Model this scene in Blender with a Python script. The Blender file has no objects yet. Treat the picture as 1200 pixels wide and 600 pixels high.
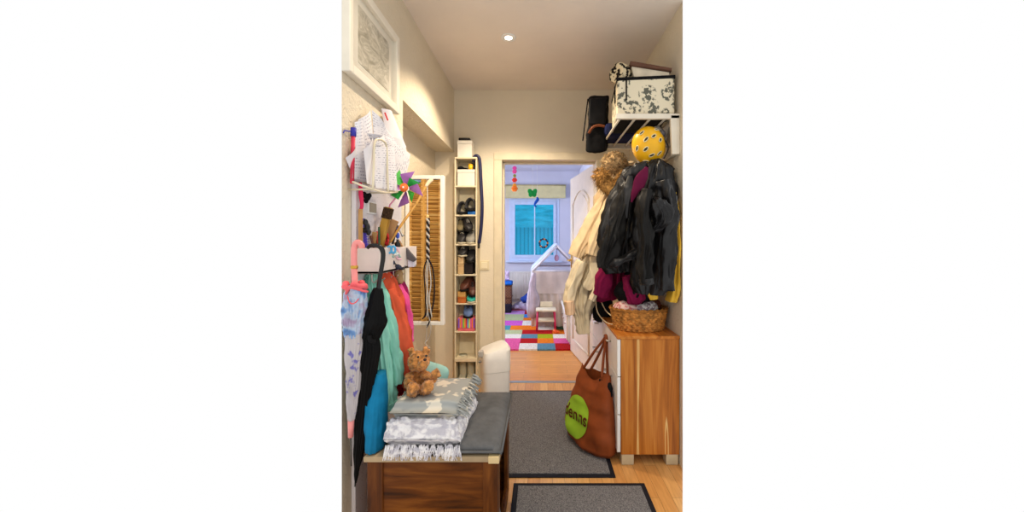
import bpy, bmesh, math, random
from mathutils import Vector, Matrix, noise
random.seed(7)
S = bpy.context.scene
COL = S.collection
PI = math.pi

# ------------------------------------------------------------------ camera, world, light
F = 430.0            # focal length in pixels of the 1200 x 600 frame
VX, VY = 633.0, 281.0  # vanishing point of the corridor
EYE = 1.29
cam_d = bpy.data.cameras.new('camera'); cam = bpy.data.objects.new('camera', cam_d); COL.objects.link(cam)
cam.location = (0, 0, EYE); cam.rotation_euler = (PI/2, 0, 0)
cam_d.sensor_fit = 'HORIZONTAL'; cam_d.sensor_width = 36; cam_d.lens = F/1200*36
cam_d.shift_x = (600-VX)/1200; cam_d.shift_y = (VY-300)/1200
cam_d.clip_start = .02
S.camera = cam
S.view_settings.view_transform = 'Standard'; S.view_settings.look = 'None'
S.view_settings.gamma = 1; S.view_settings.use_curve_mapping = False
S.view_settings.exposure = 0.0
try:
    S.cycles.use_denoising = True; S.cycles.max_bounces = 8; S.cycles.transparent_max_bounces = 12
except Exception: pass
W = bpy.data.worlds.new('world'); S.world = W; W.use_nodes = True
W.node_tree.nodes['Background'].inputs[0].default_value = (1, 1, 1, 1)
W.node_tree.nodes['Background'].inputs[1].default_value = 1.0

def lamp(kind, name, loc, energy, color, aim=None, **kw):
    d = bpy.data.lights.new(name, kind); d.energy = energy; d.color = color
    for k, v in kw.items(): setattr(d, k, v)
    o = bpy.data.objects.new(name, d); COL.objects.link(o); o.location = loc
    if aim is not None:
        o.rotation_euler = (Vector(aim)-Vector(loc)).to_track_quat('-Z', 'Y').to_euler()
    return o
WARM = (1, .83, .62)
lamp('SPOT', 'ceiling_or_fill_spot', (-.21, 2.43, 2.60), 66, WARM, (-.24, 2.44, 0), spot_size=2.25, spot_blend=.4, shadow_soft_size=.03)
lamp('SPOT', 'ceiling_or_fill_spot', (-.21, 1.30, 2.60), 18, WARM, (-.21, 1.38, 0), spot_size=2.4, spot_blend=.5, shadow_soft_size=.03)
lamp('SPOT', 'ceiling_or_fill_spot', (.12, .6, 2.5), 120, (1, .87, .70), (-.35, 3.28, .95), spot_size=.9, spot_blend=.8, shadow_soft_size=.08)  # added unseen fill spot that brightens the back wall
# added blue fill outside an invented window in the far room's left wall
lamp('AREA', 'side_fill_light', (-1.9, 5.3, 1.6), 100, (.78, .84, 1), (0, 5.3, 1.2), shape='RECTANGLE', size=1.3, size_y=1.3)

# ------------------------------------------------------------------ helpers
def lin(c):
    r = []
    for v in c:
        v /= 255.0
        r.append(v/12.92 if v <= .04045 else ((v+.055)/1.055)**2.4)
    return (r[0], r[1], r[2], 1)
MATS = {}
class NT:
    def __init__(s, name):
        s.m = bpy.data.materials.new(name); s.m.use_nodes = True
        s.t = s.m.node_tree; s.b = s.t.nodes['Principled BSDF']
    def n(s, kind, **kw):
        x = s.t.nodes.new(kind)
        for k, v in kw.items():
            if isinstance(k, str) and k.startswith('i_'): x.inputs[k[2:].replace('_', ' ')].default_value = v
            else: setattr(x, k, v)
        return x
    def l(s, a, b): s.t.links.new(a, b)
    def coord(s, scale=(1,1,1), rot=(0,0,0), which='Object'):
        tc = s.n('ShaderNodeTexCoord'); mp = s.n('ShaderNodeMapping')
        mp.inputs['Scale'].default_value = scale; mp.inputs['Rotation'].default_value = rot
        s.l(tc.outputs[which], mp.inputs['Vector']); return mp.outputs['Vector']
    def ramp(s, fac, stops, interp='LINEAR'):
        r = s.n('ShaderNodeValToRGB'); r.color_ramp.interpolation = interp
        e = r.color_ramp.elements
        while len(e) < len(stops): e.new(.5)
        for i, (p, c) in enumerate(stops): e[i].position = p; e[i].color = c
        s.l(fac, r.inputs['Fac']); return r.outputs['Color']
    def bump(s, h, strength=.3, dist=.01):
        b = s.n('ShaderNodeBump'); b.inputs['Strength'].default_value = strength; b.inputs['Distance'].default_value = dist
        s.l(h, b.inputs['Height']); s.l(b.outputs['Normal'], s.b.inputs['Normal'])
def mat(name, c, rough=.6, var=.08, vs=12, bump=0, bs=60, metal=0, sheen=0, bdist=.004, spec=None):
    if spec is None: spec = .4 if rough < .5 else .12
    if name in MATS: return MATS[name]
    n = NT(name); v = n.coord()
    tx = n.n('ShaderNodeTexNoise'); tx.inputs['Scale'].default_value = vs; tx.inputs['Detail'].default_value = 4
    n.l(v, tx.inputs['Vector'])
    lo = lin([max(0, x*(1-var)) for x in c]); hi = lin([min(255, x*(1+var)) for x in c])
    n.l(n.ramp(tx.outputs['Fac'], [(.3, lo), (.7, hi)]), n.b.inputs['Base Color'])
    n.b.inputs['Roughness'].default_value = rough; n.b.inputs['Metallic'].default_value = metal
    n.b.inputs['Specular IOR Level'].default_value = spec
    if sheen: n.b.inputs['Sheen Weight'].default_value = sheen
    if bump:
        t2 = n.n('ShaderNodeTexNoise'); t2.inputs['Scale'].default_value = bs; t2.inputs['Detail'].default_value = 3
        n.l(v, t2.inputs['Vector']); n.bump(t2.outputs['Fac'], bump, bdist)
    MATS[name] = n.m; return n.m
def wood(name, cols, scale=(1,1,1), rough=.45, stretch=18, bump=.1, streak=None):
    """grain along the axis whose entry in scale is small"""
    if name in MATS: return MATS[name]
    n = NT(name); v = n.coord(scale)
    tx = n.n('ShaderNodeTexNoise'); tx.inputs['Scale'].default_value = stretch; tx.inputs['Detail'].default_value = 6
    tx.inputs['Distortion'].default_value = .6
    n.l(v, tx.inputs['Vector'])
    st = [(.28+.44*i/(len(cols)-1), lin(c)) for i, c in enumerate(cols)]
    col = n.ramp(tx.outputs['Fac'], st)
    if streak:
        t2 = n.n('ShaderNodeTexNoise'); t2.inputs['Scale'].default_value = stretch*.9; t2.inputs['Detail'].default_value = 1
        v2 = n.coord(tuple(a*.55 for a in scale)); n.l(v2, t2.inputs['Vector'])
        k = n.ramp(t2.outputs['Fac'], [(.66, (0,0,0,1)), (.69, (1,1,1,1)), (.72, (0,0,0,1))])
        mx = n.n('ShaderNodeMixRGB'); n.l(k, mx.inputs[0]); n.l(col, mx.inputs[1]); mx.inputs[2].default_value = lin(streak); col = mx.outputs[0]
    n.l(col, n.b.inputs['Base Color'])
    n.b.inputs['Roughness'].default_value = rough; n.b.inputs['Specular IOR Level'].default_value = .15
    n.bump(tx.outputs['Fac'], bump, .002)
    MATS[name] = n.m; return n.m
def parquet(name, cols, along='Y'):
    n = NT(name); v = n.coord((1,1,1), (0,0, PI/2 if along == 'Y' else 0))
    br = n.n('ShaderNodeTexBrick'); br.offset = .37; br.inputs['Scale'].default_value = 1
    br.inputs['Brick Width'].default_value = .42; br.inputs['Row Height'].default_value = .066
    br.inputs['Mortar Size'].default_value = .0007; br.inputs['Mortar'].default_value = lin((120,80,40))
    br.inputs['Color1'].default_value = lin(cols[0]); br.inputs['Color2'].default_value = lin(cols[1])
    n.l(v, br.inputs['Vector'])
    g = n.n('ShaderNodeTexNoise'); g.inputs['Scale'].default_value = 10; g.inputs['Detail'].default_value = 5
    n.l(n.coord((9,.9,1) if along == 'Y' else (.9,9,1)), g.inputs['Vector'])
    gr = n.ramp(g.outputs['Fac'], [(.3, (.8,.76,.7,1)), (.7, (1,1,1,1))])
    mx = n.n('ShaderNodeMixRGB', blend_type='MULTIPLY'); mx.inputs[0].default_value = 1
    n.l(br.outputs['Color'], mx.inputs[1]); n.l(gr, mx.inputs[2]); n.l(mx.outputs[0], n.b.inputs['Base Color'])
    n.b.inputs['Roughness'].default_value = .3
    return n.m
def two_tone(name, a, b, scale, thr=.5, soft=.03, rough=.8, kind='noise', stretch=(1,1,1), bump=0):
    if name in MATS: return MATS[name]
    n = NT(name); v = n.coord(stretch)
    if kind == 'noise':
        t = n.n('ShaderNodeTexNoise'); t.inputs['Scale'].default_value = scale; t.inputs['Detail'].default_value = 2; o = t.outputs['Fac']
    else:
        t = n.n('ShaderNodeTexVoronoi'); t.inputs['Scale'].default_value = scale; o = t.outputs['Distance']
    n.l(v, t.inputs['Vector'])
    n.l(n.ramp(o, [(thr-soft, lin(a)), (thr+soft, lin(b))]), n.b.inputs['Base Color'])
    n.b.inputs['Roughness'].default_value = rough; n.b.inputs['Specular IOR Level'].default_value = .12
    if bump: n.bump(o, bump, .004)
    MATS[name] = n.m; return n.m

def P(px, py, s): return Vector(((px-VX)/s, F/s, EYE+(VY-py)/s))
def PX(px, py, X): return P(px, py, (px-VX)/X)          # on the vertical plane x = X

class MB:
    def __init__(s): s.v = []; s.f = []; s.mi = []; s.uv = {}; s.cur = 0
    def add(s, vs, fs):
        o = len(s.v); s.v += [Vector(v) for v in vs]
        for f in fs: s.f.append([i+o for i in f]); s.mi.append(s.cur)
        return o
    def box(s, a, b, M=None):
        (x0,y0,z0),(x1,y1,z1) = a, b
        vs = [(x0,y0,z0),(x1,y0,z0),(x1,y1,z0),(x0,y1,z0),(x0,y0,z1),(x1,y0,z1),(x1,y1,z1),(x0,y1,z1)]
        if M: vs = [M @ Vector(v) for v in vs]
        s.add(vs, [(3,2,1,0),(4,5,6,7),(0,1,5,4),(1,2,6,5),(2,3,7,6),(3,0,4,7)]); return s
    def hexa(s, vs):
        s.add(vs, [(3,2,1,0),(4,5,6,7),(0,1,5,4),(1,2,6,5),(2,3,7,6),(3,0,4,7)]); return s
    def prism(s, pts, z0, z1, M=None, axis='Z'):
        n = len(pts)
        def mk(p, z):
            v = {'Z': (p[0],p[1],z), 'Y': (p[0],z,p[1]), 'X': (z,p[0],p[1])}[axis]
            return M @ Vector(v) if M else Vector(v)
        vs = [mk(p, z0) for p in pts]+[mk(p, z1) for p in pts]
        s.add(vs, [list(range(n))[::-1], [i+n for i in range(n)]]+[(i,(i+1)%n,(i+1)%n+n,i+n) for i in range(n)]); return s
    def rings(s, R, closed=True, caps=True):
        n = len(R[0]); o = len(s.v)
        vs = [p for r in R for p in r]; fs = []
        for j in range(len(R)-1):
            for i in range(n if closed else n-1):
                k = (i+1) % n
                fs.append((j*n+i, j*n+k, (j+1)*n+k, (j+1)*n+i))
        if caps and closed:
            fs.append(list(range(n))[::-1]); fs.append([(len(R)-1)*n+i for i in range(n)])
        s.add(vs, fs); return s
    def tube(s, pts, r, n=10, sm=0):
        pts = [Vector(p) for p in pts]
        if not hasattr(r, '__len__'): r = [r]*len(pts)
        if sm: pts, r = smooth(pts, r, sm)
        R = []; up = None
        for i, p in enumerate(pts):
            t = (pts[min(i+1, len(pts)-1)]-pts[max(i-1, 0)])
            if t.length < 1e-9: t = Vector((0,0,1))
            t.normalize()
            if up is None: up = Vector((0,0,1)) if abs(t.z) < .9 else Vector((1,0,0))
            a = t.cross(up)
            if a.length < 1e-4: a = t.orthogonal()
            a.normalize(); b = t.cross(a).normalized(); up = -b if False else up
            if R and a.dot(la) < 0: a = -a; b = -b
            la = a
            R.append([p+(a*math.cos(2*PI*k/n)+b*math.sin(2*PI*k/n))*r[i] for k in range(n)])
        return s.rings(R)
    def ball(s, c, r, nu=20, nv=12, M=None):
        if not hasattr(r, '__len__'): r = (r,r,r)
        R = []
        for j in range(nv+1):
            t = PI*(j+.02)/(nv+.04)
            R.append([Vector((r[0]*math.sin(t)*math.cos(2*PI*i/nu), r[1]*math.sin(t)*math.sin(2*PI*i/nu), -r[2]*math.cos(t))) for i in range(nu)])
        R = [[(M @ p if M else p)+Vector(c) for p in q] for q in R]
        return s.rings(R)
    def lathe(s, c, prof, n=28, M=None):
        R = [[Vector((r*math.cos(2*PI*i/n), r*math.sin(2*PI*i/n), z)) for i in range(n)] for r, z in prof]
        R = [[(M @ p if M else p)+Vector(c) for p in q] for q in R]
        return s.rings(R)
    def build(s, name, m, parent=None, loc=None, local=False, smooth=False, bevel=0, sub=0, kind=None, label=None, sharp=0):
        ms = m if isinstance(m, (list, tuple)) else [m]
        off = Vector((0,0,0))
        if not local:
            if parent is not None: off = root_loc(parent)
            elif loc is not None: off = Vector(loc)
        me = bpy.data.meshes.new(name)
        me.from_pydata([tuple(v-off) for v in s.v], [], s.f); 
        for x in ms: me.materials.append(x)
        for p, k in zip(me.polygons, s.mi): p.material_index = k
        bm = bmesh.new(); bm.from_mesh(me); bmesh.ops.recalc_face_normals(bm, faces=bm.faces); bm.to_mesh(me); bm.free()
        if smooth:
            for p in me.polygons: p.use_smooth = True
            if sharp: me.set_sharp_from_angle(angle=sharp)
        o = bpy.data.objects.new(name, me); COL.objects.link(o)
        if parent is not None: o.parent = parent
        elif loc is not None: o.location = loc
        if bevel:
            b = o.modifiers.new('bevel', 'BEVEL'); b.width = bevel; b.segments = 2; b.limit_method = 'ANGLE'; b.angle_limit = .6
        if sub:
            b = o.modifiers.new('sub', 'SUBSURF'); b.levels = sub; b.render_levels = sub
        if kind: o['kind'] = kind
        if label: o['label'] = label
        return o
def root_loc(o):
    l = Vector((0,0,0))
    while o is not None: l = l+o.location; o = o.parent
    return l
def smooth(pts, r, k):
    out = []; ro = []; n = len(pts)
    for i in range(n-1):
        p0, p1, p2, p3 = pts[max(i-1,0)], pts[i], pts[i+1], pts[min(i+2,n-1)]
        for j in range(k):
            t = j/k
            out.append(.5*((2*p1)+(p2-p0)*t+(2*p0-5*p1+4*p2-p3)*t*t+(3*p1-p0-3*p2+p3)*t**3))
            ro.append(r[i]+(r[i+1]-r[i])*(t*t*(3-2*t)))
    out.append(pts[-1]); ro.append(r[-1]); return out, ro
def tag(o, label, cat, group=None):
    o['label'] = label; o['category'] = cat
    if group: o['group'] = group
    return o
def thing(name, label, cat, loc=(0,0,0), rz=0, group=None):
    o = bpy.data.objects.new(name, None); COL.objects.link(o); o.empty_display_size = .05
    o.location = loc; o.rotation_euler = (0,0,rz); return tag(o, label, cat, group)
KIDS = {}
def dup(root, loc, rz=0, label=None, scale=None):
    def cp(o, par):
        c = o.copy(); COL.objects.link(c)
        if par is not None: c.parent = par
        for ch in [x for x in COL.objects if x.parent is o]: cp(ch, c)
        return c
    r = cp(root, None); r.location = loc; r.rotation_euler = (0,0,rz)
    if label: r['label'] = label
    if scale: r.scale = scale
    return r
def struct(name, mb, m, **kw):
    o = mb.build(name, m, **kw); o['kind'] = 'structure'; return o
def ridge(p, seed, f):
    a = noise.noise(Vector((p.x*f+seed*3.1, p.y*f, p.z*f*.42+p.x*f*.5)))
    b = noise.noise(Vector((p.x*f*2.1-p.z*f*.7, p.y*f*2.1+seed, p.z*f*1.2)))
    return (.55-abs(a)*2.2)+.5*(.4-abs(b)*1.8)
def loft(secs, n=72, k=10, folds=0, amp=0, wr=0, wf=14, seed=0, drift=1.5, flat=False):
    """cloth: rings across a path. secs: (px, py, s, half width in px, half thickness in m)"""
    c = [P(a[0], a[1], a[2]) for a in secs]
    hw = [a[3]/a[2] for a in secs]; th = [a[4] for a in secs]
    cc, h2 = smooth(c, hw, k); _, t2 = smooth(c, th, k)
    mb = MB(); R = []; N = len(cc)
    for i, p in enumerate(cc):
        t = cc[min(i+1,N-1)]-cc[max(i-1,0)]; t.y = 0
        if t.length < 1e-6: t = Vector((0,0,-1))
        t.normalize(); nx = Vector((-t.z, 0, t.x))
        u = i/(N-1); ring = []
        for j in range(n):
            a = 2*PI*j/n
            ph = folds*a+seed+drift*u+1.3*math.sin(2*a+seed)+.8*noise.noise(Vector((u*4, seed, a*.5)))
            w_ = math.sin(ph); w_ = (1-abs(w_))*2-1 if folds else 0
            m = 1+amp*min(1, .25+u*1.3)*(w_*.8+.35*math.sin(ph*.5+seed))
            d = nx*(h2[i]*math.cos(a)*m)+Vector((0,1,0))*(t2[i]*math.sin(a)*m)
            q = p+d
            if wr:
                dd = d.normalized() if d.length > 1e-6 else Vector((0,0,0))
                q = q+dd*(ridge(q, seed, wf)*wr*min(1, d.length/.03))
            ring.append(q)
        R.append(ring)
    mb.rings(R); return mb
def strands(mb, pts, length, rad, droop=.3, rnd=.4):
    for p, nrm in pts:
        d = (nrm+Vector([random.uniform(-rnd,rnd) for _ in range(3)])).normalized()
        L = length*random.uniform(.6,1.2); e = p+d*L+Vector((0,0,-droop*L)); m = p+d*L*.55
        a = d.orthogonal().normalized(); b = d.cross(a)
        o = []
        for q, r in ((p, rad), (m, rad*.7)):
            for k in range(3): o.append(q+(a*math.cos(2.1*k)+b*math.sin(2.1*k))*r)
        o.append(e)
        mb.add(o, [(0,1,4,3),(1,2,5,4),(2,0,3,5),(3,4,6),(4,5,6),(5,3,6)])
def remeshed(mb, voxel, amp=0, freq=60, amp2=0, freq2=150):
    me = bpy.data.meshes.new('t'); me.from_pydata([tuple(v) for v in mb.v], [], mb.f)
    o = bpy.data.objects.new('t', me); COL.objects.link(o)
    r = o.modifiers.new('r', 'REMESH'); r.mode = 'VOXEL'; r.voxel_size = voxel
    s_ = o.modifiers.new('s', 'SMOOTH'); s_.iterations = 6
    dg = bpy.context.evaluated_depsgraph_get(); e = o.evaluated_get(dg); m2 = bpy.data.meshes.new_from_object(e)
    out = MB()
    nr = [v.normal.copy() for v in m2.vertices]; vs = []
    for v, n in zip(m2.vertices, nr):
        d = amp*noise.noise(v.co*freq)+amp2*noise.noise(v.co*freq2)
        vs.append(v.co+n*d)
    out.add(vs, [list(p.vertices) for p in m2.polygons])
    bpy.data.objects.remove(o); bpy.data.meshes.remove(me); bpy.data.meshes.remove(m2)
    return out

# ------------------------------------------------------------------ materials of the setting
def plaster(name, c, bump=.35):
    n = NT(name); v = n.coord()
    t = n.n('ShaderNodeTexNoise'); t.inputs['Scale'].default_value = 3; t.inputs['Detail'].default_value = 4; n.l(v, t.inputs['Vector'])
    n.l(n.ramp(t.outputs['Fac'], [(.3, lin([x*.97 for x in c])), (.7, lin(c))]), n.b.inputs['Base Color'])
    t2 = n.n('ShaderNodeTexNoise'); t2.inputs['Scale'].default_value = 42; t2.inputs['Detail'].default_value = 3; t2.inputs['Distortion'].default_value = .8; n.l(v, t2.inputs['Vector'])
    n.bump(t2.outputs['Fac'], bump, .006); n.b.inputs['Roughness'].default_value = .9
    return n.m
m_wall = plaster('cream woodchip wall paint', (222,209,184), 1.0)
m_back = plaster('cream wall paint', (230,218,194), .3)
m_ceil = plaster('ceiling paint', (238,226,212), .12)
m_kid = plaster('pale blue room paint', (222,223,238), .1)
m_trim = mat('cream trim lacquer', (224,210,180), .4, .03)
m_white = mat('white lacquer', (238,236,230), .35, .02)
m_cream = mat('cream board', (228,218,192), .45, .04)
m_floor = parquet('beech strip parquet', ((236,184,116),(214,150,82)))
m_floor2 = parquet('beech strip parquet far room', ((236,170,90),(222,150,76)), 'X')
m_metal = mat('brushed metal', (190,186,178), .3, .04, metal=1)
m_brass = mat('brass', (205,160,70), .3, .05, metal=1)
m_black = mat('black fabric', (17,16,17), .75, .25, 20, .3, 90)
m_blackpl = mat('black plastic', (22,22,24), .35, .1)

# ------------------------------------------------------------------ the room
H = 2.63; XL, XR, XA = -.77, .80, -.94; YB = 3.282; Y0 = 1.424; YA = 2.057; YR = 2.06; ZA = 2.075
b = MB()
b.prism([(XL,Y0),(-.89,Y0*.89/.77),(-1.02,2.057),(-1.02,YA),(XL,YA)], 0, H)
b.prism([(XL,YA),(-1.02,YA),(-1.02,YB),(XL,YB)], ZA, H)
b.prism([(XA,YA),(-1.02,YA),(-1.02,YB),(XA,YB)], 0, ZA)
struct('wall_left', b, m_wall)
b = MB(); b.prism([(XR,YR),(.95,YR*.95/.8),(.95,YB),(XR,YB)], 0, H); struct('wall_right', b, m_wall)
DX0, DX1, DZ = -.344, .505, 2.005
b = MB(); b.box((-1.02,YB,0),(DX0,YB+.12,H)); b.box((DX1,YB,0),(.95,YB+.12,H)); b.box((DX0,YB,DZ),(DX1,YB+.12,H)); struct('wall_back', b, m_back)
b = MB(); b.prism([(-1.02,YB+.12),(-1.02,2.06),(-.77,1.2),(XR-.12,1.2),(XR-.005,2.04),(XR,YR),(.95,2.446),(.95,YB+.12)], H, H+.1); struct('ceiling', b, m_ceil)
b = MB(); b.prism([(-1.02,YB+.06),(-1.02,2.06),(-.77,1.5),(-.77,.75),(.30,.75),(.676,1.742),(XR,YR),(.95,2.446),(.95,YB+.06)], -.08, 0); struct('floor', b, m_floor)
# casing of the doorway
b = MB()
cw = .068
b.box((DX0-cw,YB-.02,0),(DX0+.004,YB+.14,DZ-.004)); b.box((DX1-.004,YB-.02,0),(DX1+cw,YB+.14,DZ-.004)); b.box((DX0-cw,YB-.02,DZ-.004),(DX1+cw,YB+.14,DZ+.06))
b.box((DX0+.004,YB+.07,0),(DX0+.018,YB+.13,DZ-.004)); b.box((DX0+.004,YB+.07,DZ-.02),(DX1-.004,YB+.13,DZ-.004))
struct('trim_1', b, m_trim, bevel=.004)
b = MB(); b.box((DX0,YB+.02,0),(DX1,YB+.06,.006)); struct('trim_2', b, m_metal, bevel=.002)
b = MB(); b.box((DX0-.35,YB-.115,0),(DX0-cw,YB-.0,.05)); b.box((DX1+cw,YB-.012,0),(XR,YB,.05)); struct('baseboard_back', b, m_trim)
# far room
KX0, KX1, KY = -1.65, .76, 7.17
WX0, WX1, WZ0, WZ1 = -.605, .375, .88, 2.09
b = MB(); b.box((-1.78,KY,0),(WX0,KY+.2,H)); b.box((WX1,KY,0),(1,KY+.2,H)); b.box((WX0,KY,0),(WX1,KY+.2,WZ0)); b.box((WX0,KY,WZ1),(WX1,KY+.2,H)); struct('wall_far', b, m_kid)
b = MB(); b.box((KX1,YB+.12,0),(KX1+.15,KY,H)); struct('wall_right_far', b, m_kid)
b = MB(); b.box((-1.78,YB+.12,0),(KX0,4.7,H)); b.box((-1.78,5.9,0),(KX0,KY,H)); b.box((-1.78,4.7,0),(KX0,5.9,.9)); b.box((-1.78,4.7,2.1),(KX0,5.9,H)); struct('wall_left_far', b, m_kid)  # opening invented for the added side light
b = MB(); b.box((-1.77,YB+.05,0),(-1.02,YB+.12,H)); struct('wall_front_far', b, m_kid)
b = MB(); b.box((-1.78,YB+.12,H),(1,KY+.2,H+.1)); struct('ceiling.001', b, m_kid)
b = MB(); b.box((-1.78,YB+.06,-.08),(1,KY+.2,0)); struct('floor.001', b, m_floor2)
b = MB(); b.box((KX0,KY-.015,0),(KX1,KY,.07)); struct('baseboard_far', b, m_white)

# far window
n = NT('daylight tint window glass'); t = n.t
tr = n.n('ShaderNodeBsdfTransparent'); tr.inputs[0].default_value = (.17,.70,.90,1)  # cyan of the daylight put into the pane's colour
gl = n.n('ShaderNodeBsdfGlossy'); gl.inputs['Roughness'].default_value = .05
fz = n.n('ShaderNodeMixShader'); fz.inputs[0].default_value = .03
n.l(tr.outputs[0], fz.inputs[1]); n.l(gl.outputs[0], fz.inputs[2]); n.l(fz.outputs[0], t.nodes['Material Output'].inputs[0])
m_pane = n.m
def frame_mb(x0,x1,z0,z1,w,y0,y1):
    b = MB(); b.box((x0,y0,z0),(x0+w,y1,z1)); b.box((x1-w,y0,z0),(x1,y1,z1)); b.box((x0+w,y0,z0),(x1-w,y1,z0+w)); b.box((x0+w,y0,z1-w),(x1-w,y1,z1)); return b
m_wf = mat('window frame lacquer', (206,222,248), .4, .02)
wo = struct('window_1', frame_mb(WX0,WX1,WZ0,WZ1,.06,KY-.01,KY+.1), m_wf, bevel=.005)
frame_mb(WX0+.06,WX1-.06,WZ0+.06,WZ1-.06,.055,KY-.03,KY+.06).build('sash', m_wf, wo, bevel=.005)
b = MB(); b.box((-.118,KY-.0,WZ0+.1),(-.098,KY+.05,WZ1-.1)); b.build('glazing_bar', m_wf, wo)
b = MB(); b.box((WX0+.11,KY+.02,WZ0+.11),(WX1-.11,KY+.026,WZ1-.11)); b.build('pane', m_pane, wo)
b = MB(); b.box((WX0-.05,KY-.09,WZ0-.03),(WX1+.05,KY+.02,WZ0)); b.build('window_sill', m_wf, wo, bevel=.006)
struct('added_side_window', MB().box((-1.76,4.7,.9),(-1.70,4.76,2.1)).box((-1.76,5.84,.9),(-1.70,5.9,2.1)).box((-1.76,4.76,.9),(-1.70,5.84,.96)).box((-1.76,4.76,2.04),(-1.70,5.84,2.1)).box((-1.76,5.27,.96),(-1.70,5.33,2.04)), m_white)  # invented window frame around the added side light
# house outside
hs = thing('neighbouring_house', 'clapboard house with a pitched roof seen through the far window', 'house', (0,12.2,0))
n = NT('pale vertical cladding'); v = n.coord((1,1,1)); wv = n.n('ShaderNodeTexWave'); wv.inputs['Scale'].default_value = 2.4; n.l(v, wv.inputs['Vector'])
n.l(n.ramp(wv.outputs['Fac'], [(.0, lin((170,182,190))), (.35, lin((215,225,232)))]), n.b.inputs['Base Color']); m_clad = n.m
b = MB(); b.box((-2.6,12.2,-.6),(2.4,16,1.72)); b.build('wall', m_clad, hs)
b = MB(); b.hexa([(-2.8,11.9,1.72),(2.6,11.9,1.65),(2.6,14.2,2.4),(-2.8,14.2,2.62),(-2.8,11.9,1.8),(2.6,11.9,1.73),(2.6,14.2,2.5),(-2.8,14.2,2.72)]); b.build('roof', mat('pale roof sheet', (214,224,230), .5, .12, 2.5), hs)

# ------------------------------------------------------------------ doorway leaf
d_ = bpy.data.objects.new('door_1', None); COL.objects.link(d_); d_['kind'] = 'structure'
m_door = mat('door lacquer', (236,224,208), .35, .02)
dv = Vector((-.148,.852,0)).normalized(); d_.location = (.498,3.425,.008); d_.rotation_euler = (0,0,math.atan2(dv.y,dv.x))
b = MB(); b.box((0,-.04,0),(.855,0,1.985)); b.build('leaf', m_door, d_, local=True, bevel=.003)
def arch(x0,x1,z0,z1,rise):
    p = [(x0,z0),(x1,z0),(x1,z1)]
    for i in range(1,12):
        t = i/12; x = x1+(x0-x1)*t
        p.append((x, z1+rise*math.sin(PI*t)**.9))
    p.append((x0,z1)); return p
def moulding(pts, y):
    b = MB(); q = [Vector((x,y,z)) for x,z in pts]; q.append(q[0])
    R = [];
    for i in range(len(q)-1):
        b.tube([q[i], q[i+1]], .011, 6)
    return b
for z0,z1,ri in ((1.0,1.68,.12),(.16,.80,0)):
    pts = arch(.13,.725,z0,z1,ri)
    moulding(pts, .002).build('panel_moulding', m_door, d_, local=True, smooth=True)
    q = arch(.17,.685,z0+.04,z1-.04,ri)
    MB().prism(q, 0, .006, axis='Y').build('raised_panel', m_door, d_, local=True, bevel=.003)
b = MB(); b.tube([(.80,0,1.05),(.80,.05,1.05)], .01); b.tube([(.80,.05,1.05),(.74,.055,1.05),(.69,.05,1.048)], .009, 8, 4); b.box((.78,0,.96),(.82,.006,1.11))
b.build('door_handle', m_brass, d_, local=True, smooth=True)

# ------------------------------------------------------------------ far room things
m_rugs = {k: mat('rug pile '+k, c, .95, .16, 60, .8, 160, bdist=.01) for k, c in dict(red=(176,24,28),orange=(240,120,30),white=(226,216,206),steel=(88,130,150),lime=(160,170,30),pink=(216,90,150),sage=(176,186,140),teal=(70,140,160),green=(50,80,60),purple=(196,90,190),lilac=(204,150,220),blue=(50,130,205)).items()}
rk = list(m_rugs); b = MB()
rows = [(4.267,4.51,[(-.9,-.25,'red'),(-.25,-.035,'white'),(-.035,.18,'steel'),(.18,.395,'red')]),
 (4.51,4.74,[(-.9,-.25,'pink'),(-.25,-.035,'red'),(-.035,.17,'orange'),(.17,.395,'pink')]),
 (4.74,4.95,[(-.9,-.25,'white'),(-.25,-.035,'steel'),(-.035,.17,'lime'),(.17,.395,'white')]),
 (4.95,5.18,[(-.9,-.25,'sage'),(-.25,.17,'red'),(.17,.395,'orange')]),
 (5.18,5.45,[(-.9,-.43,'teal'),(-.43,-.03,'orange'),(-.03,.2,'white'),(.2,.395,'green')]),
 (5.45,5.78,[(-.9,-.27,'purple'),(-.27,.395,'white')]),
 (5.78,6.0,[(-.9,-.27,'sage'),(-.27,.395,'orange')]),
 (6.0,6.27,[(-.9,-.27,'sage'),(-.27,.395,'blue')]),
 (6.27,6.6,[(-.9,-.27,'lilac'),(-.27,.395,'red')]),
 (6.6,6.77,[(-.9,-.27,'red'),(-.27,.395,'orange')])]
for y0,y1,cs in rows:
    for x0,x1,c in cs:
        if y0 == 4.267 and c == 'red' and x0 < -.5: c = 'pink'
        b.cur = rk.index(c); b.box((x0,y0,0),(x1,y1,.018))
tag(b.build('patchwork_rug', [m_rugs[k] for k in rk]), 'rug of brightly coloured oblongs on the far room floor', 'rug')

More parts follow.
